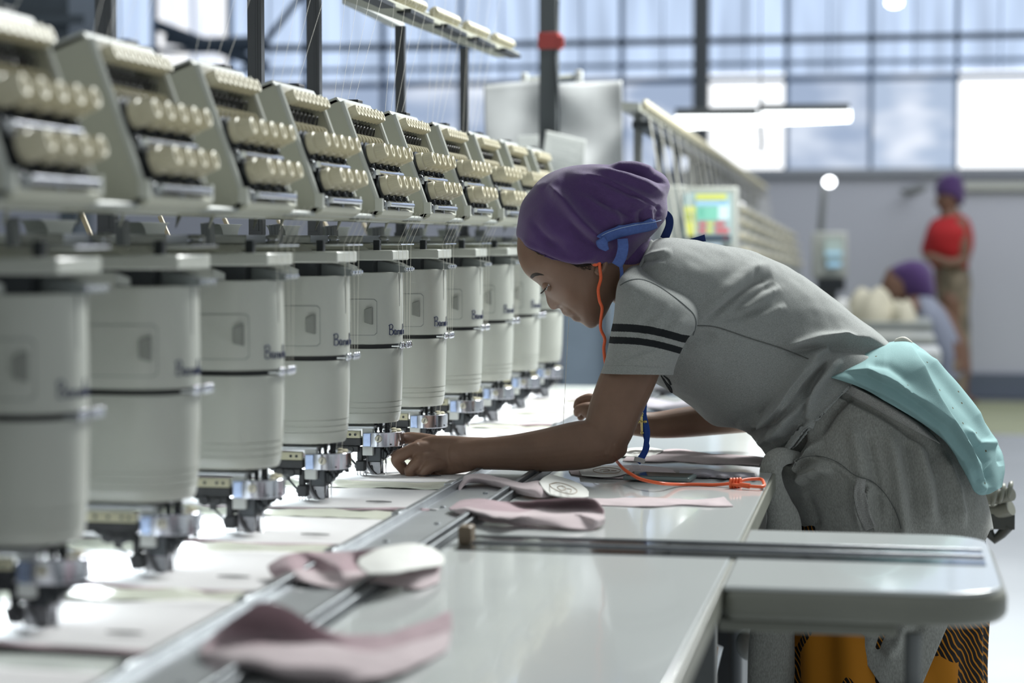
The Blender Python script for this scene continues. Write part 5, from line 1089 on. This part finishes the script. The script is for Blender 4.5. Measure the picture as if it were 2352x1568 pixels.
# machinery under the table
um = thing('floor_gearbox', tuple(W(1700, 1600, 4.2)), 'dark drive unit with rounded windows standing under the white worktop', 'machinery')
p0 = W(1690, 1500, 4.4)
m = MB(); m.box2((p0.x-.35, p0.y-.1, 0), (p0.x+.02, p0.y+.3, .55)); build('housing', m, m_dark, um, bevel=.03, seg=4)
m = MB(); m.tube([W(1735, 1420, 4.2), W(1760, 1480, 4.2), W(1765, 1700, 4.2)], .02, 12); m.tube([W(1600, 1412, 4.3), W(1760, 1412, 4.2)], .018, 12); build('bracket_arm', m, m_black, um)
m = MB(); m.sph(W(1722, 1478, 4.05), (.028, .02, .035), 20, 14); build('cover_plate', m, m_lever, um)
m = MB(); m.tube([W(1640, 1480, 4.05), W(1620, 1560, 4.05), W(1600, 1640, 4.05)], .02, 14); build('steel_pipe', m, m_steel, um)
# ================= BACKGROUND =================
# near post with red tape, plastic sheets, papers
po = thing('steel_post', tuple(W(1259, 1300, 6.0)), 'tall dark grey post wrapped with red tape beyond the machine row', 'post')
a = W(1238, 300, 6.0); b_ = W(1280, 300, 6.0)
m = MB(); m.box2((a.x, a.y, 0), (b_.x, a.y+.05, 3.2)); build('post_shaft', m, M('dark grey post paint', (.085, .095, .10), .5), po, bevel=.003)
z1, z0 = W(1238, 76, 6).z, W(1238, 114, 6).z
m = MB(); m.box2((a.x-.004, a.y-.004, z0), (b_.x+.006, a.y+.055, z1)); m.box(Vector((b_.x+.012, a.y, (z0+z1)/2-.005)), (.02, .01, .035)); build('red_tape', m, M('red tape', (.36, .06, .055), .5), po, bevel=.002)
m = MB(); m.tube([W(1283, 0, 5.98), W(1274, 120, 5.98), W(1284, 260, 5.98), W(1282, 330, 5.98)], .004, 6); build('cord', m, m_cable, po)
m_plas = M('grey white plastic sheeting', (.47, .485, .49), .35, var=.14, vscale=5, bump=.6, bscale=12)
hb = thing('hanging_bar', tuple(W(1268, 180, 6.3)), 'pale bar with end clips holding the grey plastic sheets behind the post', 'bar')
m = MB(); m.tube([W(1205, 184, 6.3), W(1330, 176, 6.3)], .010, 10); build('bar_tube', m, m_cover, hb)
for x, y in ((1205, 186), (1330, 180)):
    m = MB(); m.box(W(x, y, 6.3), (.022, .03, .05)); build('clip', m, m_white, hb, bevel=.004)
m = MB(); c = W(1268, 178, 6.35); m.box2((c.x-.012, c.y, 0), (c.x+.012, c.y+.03, c.z)); build('stand', m, m_iron, hb)
def sheet(pl, zc, mat, label, name, cat, amp=.02):
    (x0, y0), (x1, y1), (x2, y2), (x3, y3) = pl; R = []
    for i in range(30):
        u = i/29; row = []
        for j in range(30):
            v_ = j/29; x = (x0*(1-u)+x1*u)*(1-v_)+(x3*(1-u)+x2*u)*v_; y = (y0*(1-u)+y1*u)*(1-v_)+(y3*(1-u)+y2*u)*v_
            p = W(x, y, zc); row.append(p+Vector((0, 1, 0))*amp*noise.noise(Vector((p.x*6, p.z*6, zc))))
        R.append(row)
    m = MB(); m.loft(R, cap=False, closed=False); return tag(build(name, m, mat, smooth=75, solid=.002), label, cat)
sheet([(1112, 196), (1240, 182), (1250, 520), (1116, 520)], 6.25, m_plas, 'left crumpled grey plastic sheet hanging behind the post', 'plastic_sheet', 'sheet', .05)
sheet([(1276, 192), (1428, 184), (1430, 520), (1280, 520)], 6.22, m_plas, 'right smooth grey plastic sheet hanging behind the post', 'plastic_sheet', 'sheet', .05)
m_pap = M('white paper', (.66, .68, .66), .7, var=.03)
pp = sheet([(1254, 300), (1346, 322), (1338, 410), (1238, 400)], 5.96, m_pap, 'tilted white paper with faint grey print lines near the scarf top', 'paper_note', 'paper', .004)
m = MB()
for k in range(6): m.tube([W(1264, 322+k*12, 5.945), W(1325-(k % 2)*14, 336+k*11, 5.945)], .0016, 4)
build('print_lines', m, M('faded grey print', (.42, .45, .45), .8), pp)
sheet([(1188, 312), (1236, 310), (1240, 360), (1188, 360)], 5.97, m_pap, 'small white paper left of the dark post above the last head', 'paper_note', 'paper', .004)
cb = thing('steel_cabinet', tuple(W(1400, 1100, 6.6)), 'blue grey steel cabinet behind the woman\'s chin', 'cabinet')
a = W(1292, 800, 6.6); b_ = W(1640, 800, 6.6); m = MB(); m.box2((a.x, a.y, 0), (b_.x, a.y+.4, W(1300, 560, 6.6).z)); build('body', m, M('blue grey cabinet paint', (.24, .30, .37), .5, var=.05), cb, bevel=.006)
m = MB(); m.box2((a.x+.15, a.y-.012, .1), (a.x+.155, a.y, 1.0)); m.box2((a.x+.17, a.y-.02, .8), (a.x+.18, a.y, .9)); build('door_edge', m, m_iron, cb)

# second machine row with thread stand
m2 = thing('thread_stand', tuple(W(1600, 700, 9)), 'long blurred cream thread rack on thin posts receding behind the control panel', 'thread rack')
A = W(1452, 254, 5.8); B = W(1745, 436, 13.5)
m = MB(); m.prism([A+Vector((-.03, 0, 0)), A+Vector((.02, 0, 0)), A+Vector((.02, 0, .022)), A+Vector((-.03, 0, .026))], B-A); build('rack_tray', m, m_cover, m2)
m = MB(); m.prism([A+Vector((.0, 0, -.05)), A+Vector((.05, 0, -.05)), A+Vector((.05, 0, -.03)), A+Vector((.0, 0, -.03))], B-A); build('rack_grille', m, m_dark, m2)
for k in range(60):
    p = A.lerp(B, k/59); m = MB(); m.sph(p+Vector((.04, 0, .014)), (.014, .018, .018), 8, 6); build('thread_guide', m, m_knob, m2)
for k in range(12):
    p = A.lerp(B, (k+.25)/12); m = MB(); m.box2((p.x-.012, p.y-.012, 1.15), (p.x+.012, p.y+.012, p.z)); build('rack_post', m, m_iron, m2)
for k in range(26):
    p = A.lerp(B, k/25); m = MB(); m.tube([p+Vector((.05, 0, -.02)), p+Vector((.12, 0, -.42))], .0022, 5); build('thread', m, m_thread, m2)
D0 = W(1712, 600, 8.0); D1 = W(1840, 620, 13.5)
m = MB(); m.prism([D0+Vector((-.4, 0, -1)), D0+Vector((0, 0, -1)), D0+Vector((0, 0, 0)), D0+Vector((-.4, 0, 0))], (D1-D0)); m.v = [(x, y, max(z, 0)) for x, y, z in m.v]
tag(build('sewing_machine', m, m_frame), 'blurred grey body of the second embroidery machine behind the woman\'s back', 'machine')
ON = ['first', 'second', 'third', 'fourth', 'fifth', 'sixth', 'seventh', 'eighth', 'ninth', 'tenth']
def unit2(p, sc, label):
    u = thing('tension_box', tuple(p), label, 'tension unit', 'tension units of the second machine')
    m = MB(); m.prism([p+Vector((-.2, -.2, 0)), p+Vector((0, -.2, 0)), p+Vector((-.06, -.2, .26)), p+Vector((-.2, -.2, .26))], (0, .4, 0)); build('box_shell', m, m_cover, u)
    for r_ in range(4):
        m = MB(); m.box2(p+Vector((-.02-.015*r_, -.19, .03+.06*r_)), p+Vector((.02-.015*r_, .19, .055+.06*r_))); build('knob_row', m, m_knob, u, bevel=.008)
    return u
for k in range(10):
    t = k/9; unit2(D0.lerp(D1, t*.96)+Vector((0, 0, .0)), 1, '%s tension unit from the camera on the second machine, blurred' % ON[k])
# control panel with screen
cp = thing('control_panel', tuple(W(1610, 900, 7.0)), 'cream control panel with a colourful screen behind the purple scarf', 'control panel')
def px_box(mb, x0, y0, x1, y1, zc, d):
    yy = W(1610, 600, zc).y if x0 < 1800 and zc < 8 else W((x0+x1)/2, 600, zc).y; a = onY(x0, y1, yy); b2 = onY(x1, y0, yy); mb.box2((a.x, a.y, a.z), (b2.x, a.y+d, b2.z)); return mb
m = MB(); px_box(m, 1500, 425, 1572, 640, 7.0, .16); build('side_housing', m, m_cover, cp, bevel=.008)
m = MB(); px_box(m, 1566, 428, 1694, 610, 7.0, .10); build('screen_housing', m, m_cover, cp, bevel=.008)
m = MB(); px_box(m, 1571, 443, 1681, 556, 6.99, .02); scn = build('screen', m, M('dim teal screen', (.2, .3, .3), .2, emis=(.40, .50, .50), estr=.75), cp)
pal = [('yellow', (.62, .64, .12)), ('teal', (.22, .55, .42)), ('light', (.62, .75, .78)), ('red', (.55, .10, .12)), ('olive', (.42, .46, .10)), ('navy', (.04, .06, .09)), ('sky', (.35, .58, .75))]
PM = {n: M(n+' screen colour', c, .3, emis=c, estr=.42) for n, c in pal}
for n, x0, y0, x1, y1 in (('yellow', 1598, 446, 1668, 458), ('sky', 1598, 462, 1672, 472), ('teal', 1600, 474, 1650, 505), ('light', 1650, 465, 1674, 504), ('light', 1605, 476, 1618, 500), ('yellow', 1573, 474, 1597, 488), ('olive', 1573, 490, 1597, 506), ('yellow', 1575, 508, 1597, 545), ('red', 1606, 510, 1622, 518), ('yellow', 1624, 510, 1638, 518), ('red', 1642, 510, 1664, 518), ('red', 1606, 524, 1620, 534), ('yellow', 1624, 524, 1636, 534), ('red', 1644, 524, 1674, 534), ('navy', 1573, 540, 1679, 554), ('red', 1662, 540, 1672, 550)):
    m = MB(); px_box(m, x0, y0, x1, y1, 6.98, .006); build('screen_field', m, PM[n], scn, smooth=0)
m = MB(); c = W(1600, 640, 7.1); m.box2((c.x-.03, c.y, 0), (c.x+.03, c.y+.05, c.z+.05)); m.box2((c.x-.15, c.y-.1, 0), (c.x+.15, c.y+.15, .03)); build('stand', m, m_iron, cp)
c2 = thing('control_panel', tuple(W(1905, 900, 12.5)), 'small distant control panel with a dark screen above the woman\'s back', 'control panel')
m = MB(); px_box(m, 1864, 532, 1946, 640, 12.5, .12); build('screen_housing', m, m_cover, c2, bevel=.015)
m = MB(); px_box(m, 1894, 548, 1934, 594, 12.46, .03); build('screen', m, M('grey green screen', (.3, .36, .33), .3, emis=(.30, .38, .36), estr=.5), c2)
m = MB(); px_box(m, 1896, 578, 1934, 586, 12.44, .02); px_box(m, 1900, 600, 1932, 612, 12.44, .02); build('button_row', m, PM['sky'], c2)
m = MB(); px_box(m, 1880, 640, 1940, 668, 12.4, .2); build('lower_housing', m, m_dark, c2)
m = MB(); c = W(1905, 650, 12.6); m.box2((c.x-.05, c.y, 0), (c.x+.05, c.y+.06, c.z)); build('stand', m, m_iron, c2)
lp = thing('task_lamp', tuple(W(1890, 600, 12.8)), 'bright round lamp on a leaning grey pole beside the distant control panel', 'lamp')
m = MB(); m.tube([W(1880, 900, 12.8), W(1884, 540, 12.8), W(1894, 425, 12.8)], .022, 12); build('pole', m, m_iron, lp)
m = MB(); m.sph(W(1905, 418, 12.7), (.034, .03, .030), 16, 12); build('bulb', m, M('lamp glow', (1, 1, 1), .4, emis=(.95, .98, 1), estr=9), lp)
tl_ = thing('tube_light', tuple(W(1748, 250, 9.5)), 'pair of bright fluorescent tubes hanging in front of the windows', 'light')
a, b_, c, d = W(1552, 282, 9.5), W(1742, 272, 9.5), W(1752, 272, 9.5), W(1952, 264, 9.5)
for p, q in ((a, b_), (c, d)):
    m = MB(); m.tube([p, q], .032, 12); build('tube', m, M('fluorescent glow', (1, 1, 1), .4, emis=(.96, 1, 1), estr=5), tl_)
    m = MB(); m.box2((p.x, p.y-.03, min(p.z, q.z)+.03), (q.x, p.y+.03, max(p.z, q.z)+.048)); build('fitting', m, m_iron, tl_)
m = MB(); m.tube([W(1747, 225, 9.5), W(1747, 300, 9.5), W(1750, 330, 9.5), W(1746, 350, 9.5)], .010, 8); m.tube([W(1747, 225, 9.5), W(1747, -250, 9.5)], .003, 6); build('suspension_cord', m, m_cable, tl_)
sl_ = thing('spot_light', tuple(W(2052, 8, 12.0)), 'small bright hanging light near the top edge at right', 'light')
m = MB(); m.sph(W(2054, 6, 12.0), (.05, .04, .03), 16, 10); build('bulb', m, PM['light'] if False else M('bulb glow', (1, 1, 1), .4, emis=(.95, 1, 1), estr=6), sl_)
m = MB(); m.tube([W(2054, 2, 12.0), W(2054, -300, 12.0)], .006, 6); build('cord', m, m_cable, sl_)
wf = thing('wall_fan', tuple(W(2130, 435, 15.0)), 'grey wall fan blurred beside the standing woman\'s headscarf', 'fan')
m = MB(); m.tube([W(2082, 438, 14.9), W(2140, 428, 15.0)], [.02, .035], 10); m.sph(W(2085, 438, 14.8), (.06, .03, .02), 12, 8); build('fan_arm', m, m_iron, wf)
m = MB(); m.box(W(2140, 430, 15.2), (.08, .06, .08)); build('wall_mount', m, m_cover, wf)
m = MB(); a = onY(2200, 425, YW-.03); e_ = onY(2340, 432, YW-.03); m.box2((a.x, YW-.06, e_.z-.01), (7, YW, a.z+.02)); tag(build('wall_conduit', m, m_cover), 'pale conduit running along the wall right of the standing woman', 'conduit')

# people at the back
m_sk2 = M('brown skin far', (.16, .085, .055), .55); m_red = M('red cotton', (.40, .015, .018), .8, var=.1, vscale=6)
m_cl = M('grey blue cotton', (.22, .24, .30), .85, var=.08, vscale=8)
m_chk = M('brown checked cloth', (.17, .14, .10), .85, var=.75, vscale=7)
def fig(name, v, f, mat, parent): return mk(name, v, f, mat, parent)
Z1 = 14.3
P1 = thing('person', tuple(Vector((W(2195, 900, Z1).x, W(2195, 900, Z1).y, 0))), 'standing woman in a red top, checked skirt and purple headscarf near the back wall', 'person')
parts = [grid_mesh(sil_loft([(2172, 418, 2180, 416, Z1, .03), (2158, 432, 2198, 428, Z1, .075), (2152, 452, 2204, 448, Z1, .08), (2153, 466, 2200, 464, Z1, .075), (2157, 480, 2190, 480, Z1, .06), (2164, 490, 2182, 488, Z1, .035)], 20, 24)),
         limb([(2182, 470, Z1, .05), (2184, 500, Z1, .055)]), limb([(2184, 505, Z1, .09), (2180, 560, Z1, .12), (2184, 612, Z1, .12), (2188, 660, Z1, .13)]),
         limb([(2154, 457, Z1-.0, .014), (2151, 466, Z1, .018), (2156, 470, Z1, .012)], 10),
         limb([(2206, 515, Z1-.16, .05), (2212, 560, Z1-.18, .045), (2212, 596, Z1-.19, .04), (2180, 604, Z1-.22, .036), (2146, 592, Z1-.22, .03), (2136, 588, Z1-.22, .026)], 14),
         limb([(2160, 515, Z1+.16, .05), (2146, 560, Z1+.16, .045), (2140, 590, Z1+.1, .04), (2128, 584, Z1-.0, .03)], 14)]
for k in range(4): parts.append(limb([(2140-k*1, 584+k*3, Z1-.22, .011), (2130-k*1, 583+k*3, Z1-.23, .010), (2123, 586+k*3, Z1-.22, .008)], 8))
for dx_, dz_ in ((-6, -.1), (10, .1)):
    parts.append(limb([(2192+dx_, 690, Z1+dz_, .08), (2196+dx_, 800, Z1+dz_, .06), (2200+dx_, 880, Z1+dz_, .045), (2202+dx_, 912, Z1+dz_, .04)], 14)); c = W(2196+dx_, 917, Z1+dz_); m = MB(); m.sph(Vector((c.x, c.y, .035)), (.12, .045, .035), 14, 10); parts.append((m.v, m.f))
V, F = fuse(parts, .008, 2); fig('body', V, F, m_sk2, P1)
v, f = grid_mesh(sil_loft([(2182, 398, 2186, 398, Z1, .02), (2158, 408, 2204, 404, Z1, .085), (2148, 428, 2214, 424, Z1, .10), (2150, 446, 2216, 444, Z1, .10), (2168, 448, 2214, 462, Z1, .09), (2184, 456, 2208, 474, Z1, .07)], 30, 30), cap=(True, True)); fig('headscarf', v, f, m_purple, P1)
v, f = grid_mesh(sil_loft([(2164, 494, 2204, 492, Z1, .09), (2142, 508, 2222, 504, Z1, .17), (2126, 540, 2230, 532, Z1, .23), (2120, 575, 2232, 570, Z1, .22), (2128, 590, 2228, 606, Z1, .18), (2146, 612, 2222, 620, Z1, .17)], 40, 40), cap=(True, False)); v = nz(v, f, .02, 6); fig('red_top', v, f, m_red, P1)
v, f = grid_mesh(sil_loft([(2150, 608, 2222, 610, Z1, .16), (2148, 650, 2226, 650, Z1, .18), (2158, 720, 2226, 720, Z1, .17), (2170, 800, 2226, 800, Z1, .16), (2180, 860, 2224, 860, Z1, .15)], 30, 40), cap=(True, False)); v = nz(v, f, .02, 5); fig('checked_skirt', v, f, m_chk, P1)
Z2 = 12.2
P2 = thing('person', tuple(Vector((W(2170, 900, Z2).x, W(2170, 900, Z2).y, 0))), 'second woman in purple headscarf and grey blue shirt bending forward in the background', 'person')
parts = [grid_mesh(sil_loft([(2040, 615, 2090, 610, Z2, .05), (2028, 640, 2100, 640, Z2, .08), (2023, 662, 2094, 664, Z2, .08), (2026, 680, 2080, 686, Z2, .07), (2034, 692, 2062, 696, Z2, .045)], 20, 24)), limb([(2027, 668, Z2, .010), (2021, 674, Z2, .014), (2028, 680, Z2, .01)], 10),
         limb([(2080, 670, Z2, .05), (2105, 700, Z2, .055)]), limb([(2105, 700, Z2, .10), (2140, 745, Z2, .13), (2172, 800, Z2, .13), (2182, 850, Z2, .13)]),
         limb([(2098, 705, Z2-.16, .045), (2075, 730, Z2-.18, .042), (2064, 745, Z2-.18, .036), (2040, 748, Z2-.2, .03), (2020, 748, Z2-.2, .026)], 14), limb([(2098, 705, Z2+.16, .045), (2062, 720, Z2+.16, .042), (2050, 745, Z2+.14, .034), (2010, 748, Z2+.1, .026)], 14)]
for k in range(4): parts.append(limb([(2022, 745+k*2.5, Z2-.2, .011), (2012, 746+k*2.5, Z2-.2, .010), (2005, 748+k*2.5, Z2-.2, .008)], 8))
for dz_ in (-.1, .1):
    p = W(2184, 850, Z2+dz_); R = []
    for z_, r_ in ((p.z, .10), (.6, .075), (.4, .06), (.2, .05), (.06, .04)): R.append([(p.x+r_*math.cos(a), p.y+r_*math.sin(a), z_) for a in np.linspace(0, 6.2832, 16, endpoint=False)])
    m = MB(); m.loft(R); parts.append((m.v, m.f)); m = MB(); m.sph(Vector((p.x-.06, p.y, .035)), (.12, .045, .035), 14, 10); parts.append((m.v, m.f))
V, F = fuse(parts, .008, 2); fig('body', V, F, m_sk2, P2)
v, f = grid_mesh(sil_loft([(2040, 618, 2060, 604, Z2, .05), (2042, 640, 2092, 598, Z2, .10), (2060, 668, 2122, 602, Z2, .11), (2082, 690, 2140, 622, Z2, .11), (2108, 698, 2146, 654, Z2, .09), (2130, 696, 2146, 682, Z2, .04)], 30, 30)); v = nz(v, f, .012, 8); fig('headscarf', v, f, m_purple, P2)
v, f = grid_mesh(sil_loft([(2112, 676, 2080, 712, Z2, .12), (2138, 684, 2082, 750, Z2, .21), (2172, 716, 2096, 800, Z2, .22), (2198, 775, 2118, 860, Z2, .21), (2212, 850, 2136, 890, Z2, .20)], 30, 36), cap=(True, False)); v = nz(v, f, .015, 7); fig('grey_blue_shirt', v, f, m_cl, P2)
v, f = grid_mesh(sil_loft([(2140, 830, 2212, 830, Z2, .20), (2146, 900, 2212, 900, Z2, .19), (2150, 960, 2210, 960, Z2, .18)], 20, 36), cap=(True, False)); fig('skirt', v, f, m_chk, P2)
# background tables and heaps
def slab(x0, y0, x1, y1, zc, d, mat, name, label, cat):
    t_ = thing(name, tuple(Vector((W((x0+x1)/2, y1, zc).x, W((x0+x1)/2, y1, zc).y, 0))), label, cat)
    m = px_box(MB(), x0, y0, x1, y1, zc, d); build('table_top', m, mat, t_, bevel=.01)
    a = W(x0, y1, zc); b2 = W(x1, y1, zc)
    for x in (a.x+.05, b2.x-.05):
        for y in (a.y+.05, a.y+d-.05): m = MB(); m.box2((x-.02, y-.02, 0), (x+.02, y+.02, a.z)); build('leg', m, m_iron, t_)
slab(1900, 740, 2142, 758, 11.2, .8, m_frame, 'work_table', 'upper grey work table edge in front of the bending background woman', 'table')
slab(1960, 772, 2148, 790, 10.4, .6, m_cover, 'work_table', 'middle pale work table edge with a shiny rounded corner, behind the woman\'s back', 'table')
slab(2030, 806, 2162, 838, 9.6, .5, m_white, 'work_table', 'lowest and whitest of the three background table edges, above the turquoise cloth', 'table')
def heap(px, py, zc, sx, sz, mat, label):
    c = W(px, py, zc); R = []
    for t in np.linspace(0, 1, 18): 
        r_ = math.sin(math.pi*t)**.6+.02; R.append([c+Vector((-sx+2*sx*t, .22*r_*math.cos(a), max(0, math.sin(a))*sz*r_*(1+.15*math.sin(t*13+a*3)))) for a in np.linspace(0, 2*math.pi, 22, endpoint=False)])
    m = MB(); m.loft(R); tag(build('cloth_heap', m, mat, smooth=80), label, 'cloth heap')
m_cream = M('cream cloth', (.52, .49, .38), .9, var=.1, vscale=6)
heap(2000, 741, 11.5, .17, .20, m_cream, 'cream cloth heap in front of the bending background woman\'s face')
heap(1955, 741, 11.6, .16, .14, m_wht, 'white cloth heap left of the cream one, just over the woman\'s back')
heap(2072, 741, 11.45, .09, .13, m_cream, 'small pale cloth heap beneath the bending background woman\'s chin')
for k, (x, col, nm) in enumerate(((2262, (.30, .05, .03), 'dark red'), (2296, (.35, .12, .04), 'rust orange'), (2325, (.06, .14, .06), 'dark green'), (2348, (.03, .05, .20), 'navy blue'), (2242, (.03, .02, .02), 'black'))):
    c = onZ(x, 908, 0); m = MB(); m.sph(Vector((c.x, c.y, .055)), (.07, .06, .055), 14, 10); m.sph(Vector((c.x+.03, c.y-.02, .05)), (.05, .06, .05), 12, 8)
    tag(build('cloth_bundle', m, M(nm+' cloth', col, .9)), nm+' cloth bundle on the floor at the foot of the back wall', 'cloth bundle')
# ================= LIGHT AND CAMERA =================
wd = bpy.data.worlds.new('world'); SC.world = wd; wd.use_nodes = True
bg = wd.node_tree.nodes['Background']; bg.inputs[0].default_value = (.90, .97, 1.0, 1); bg.inputs[1].default_value = .40
def area(name, loc, target, sx, sy, power, col=(1, 1, 1)):
    l = bpy.data.lights.new(name, 'AREA'); l.shape = 'RECTANGLE'; l.size = sx; l.size_y = sy; l.energy = power; l.color = col
    o = bpy.data.objects.new(name, l); COL.objects.link(o); o.location = loc
    o.rotation_euler = (Vector(target)-Vector(loc)).to_track_quat('-Z', 'Y').to_euler(); return o
area('key_light', (1.1, 5.9, 3.8), (-.2, 3.3, .9), 1.5, 1.3, 390, (.97, 1.0, .98))  # added overhead key light for the woman and table, no skylight is built
area('far_fill', (2.0, 11.0, 4.8), (1.0, 12, 0), 6, 4, 260, (.93, .96, 1.0))  # added overhead area light for the far room, no skylight there
for i in range(10):
    l = bpy.data.lights.new('machine_lamp', 'AREA'); l.shape = 'RECTANGLE'; l.size = .03; l.size_y = .07; l.energy = 1.3; l.color = (.86, .96, 1.0)
    o = bpy.data.objects.new('machine_lamp', l); COL.objects.link(o); o.location = (XN-.105, head_y(i)+.02, HZ+.0575)
cd = bpy.data.cameras.new('camera'); cam = bpy.data.objects.new('camera', cd); COL.objects.link(cam)
cam.location = CAM; cam.rotation_euler = (math.pi/2+PITCH, 0, YAW)
cd.sensor_width = 36; cd.lens = FPX/2352*36; cd.dof.use_dof = True; cd.dof.focus_distance = 3.43; cd.dof.aperture_fstop = 2.8
cd.clip_start = .05; SC.camera = cam
SC.view_settings.view_transform = 'Standard'; SC.view_settings.look = 'None'; SC.view_settings.gamma = 1
SC.view_settings.use_curve_mapping = False; SC.view_settings.exposure = 0.0
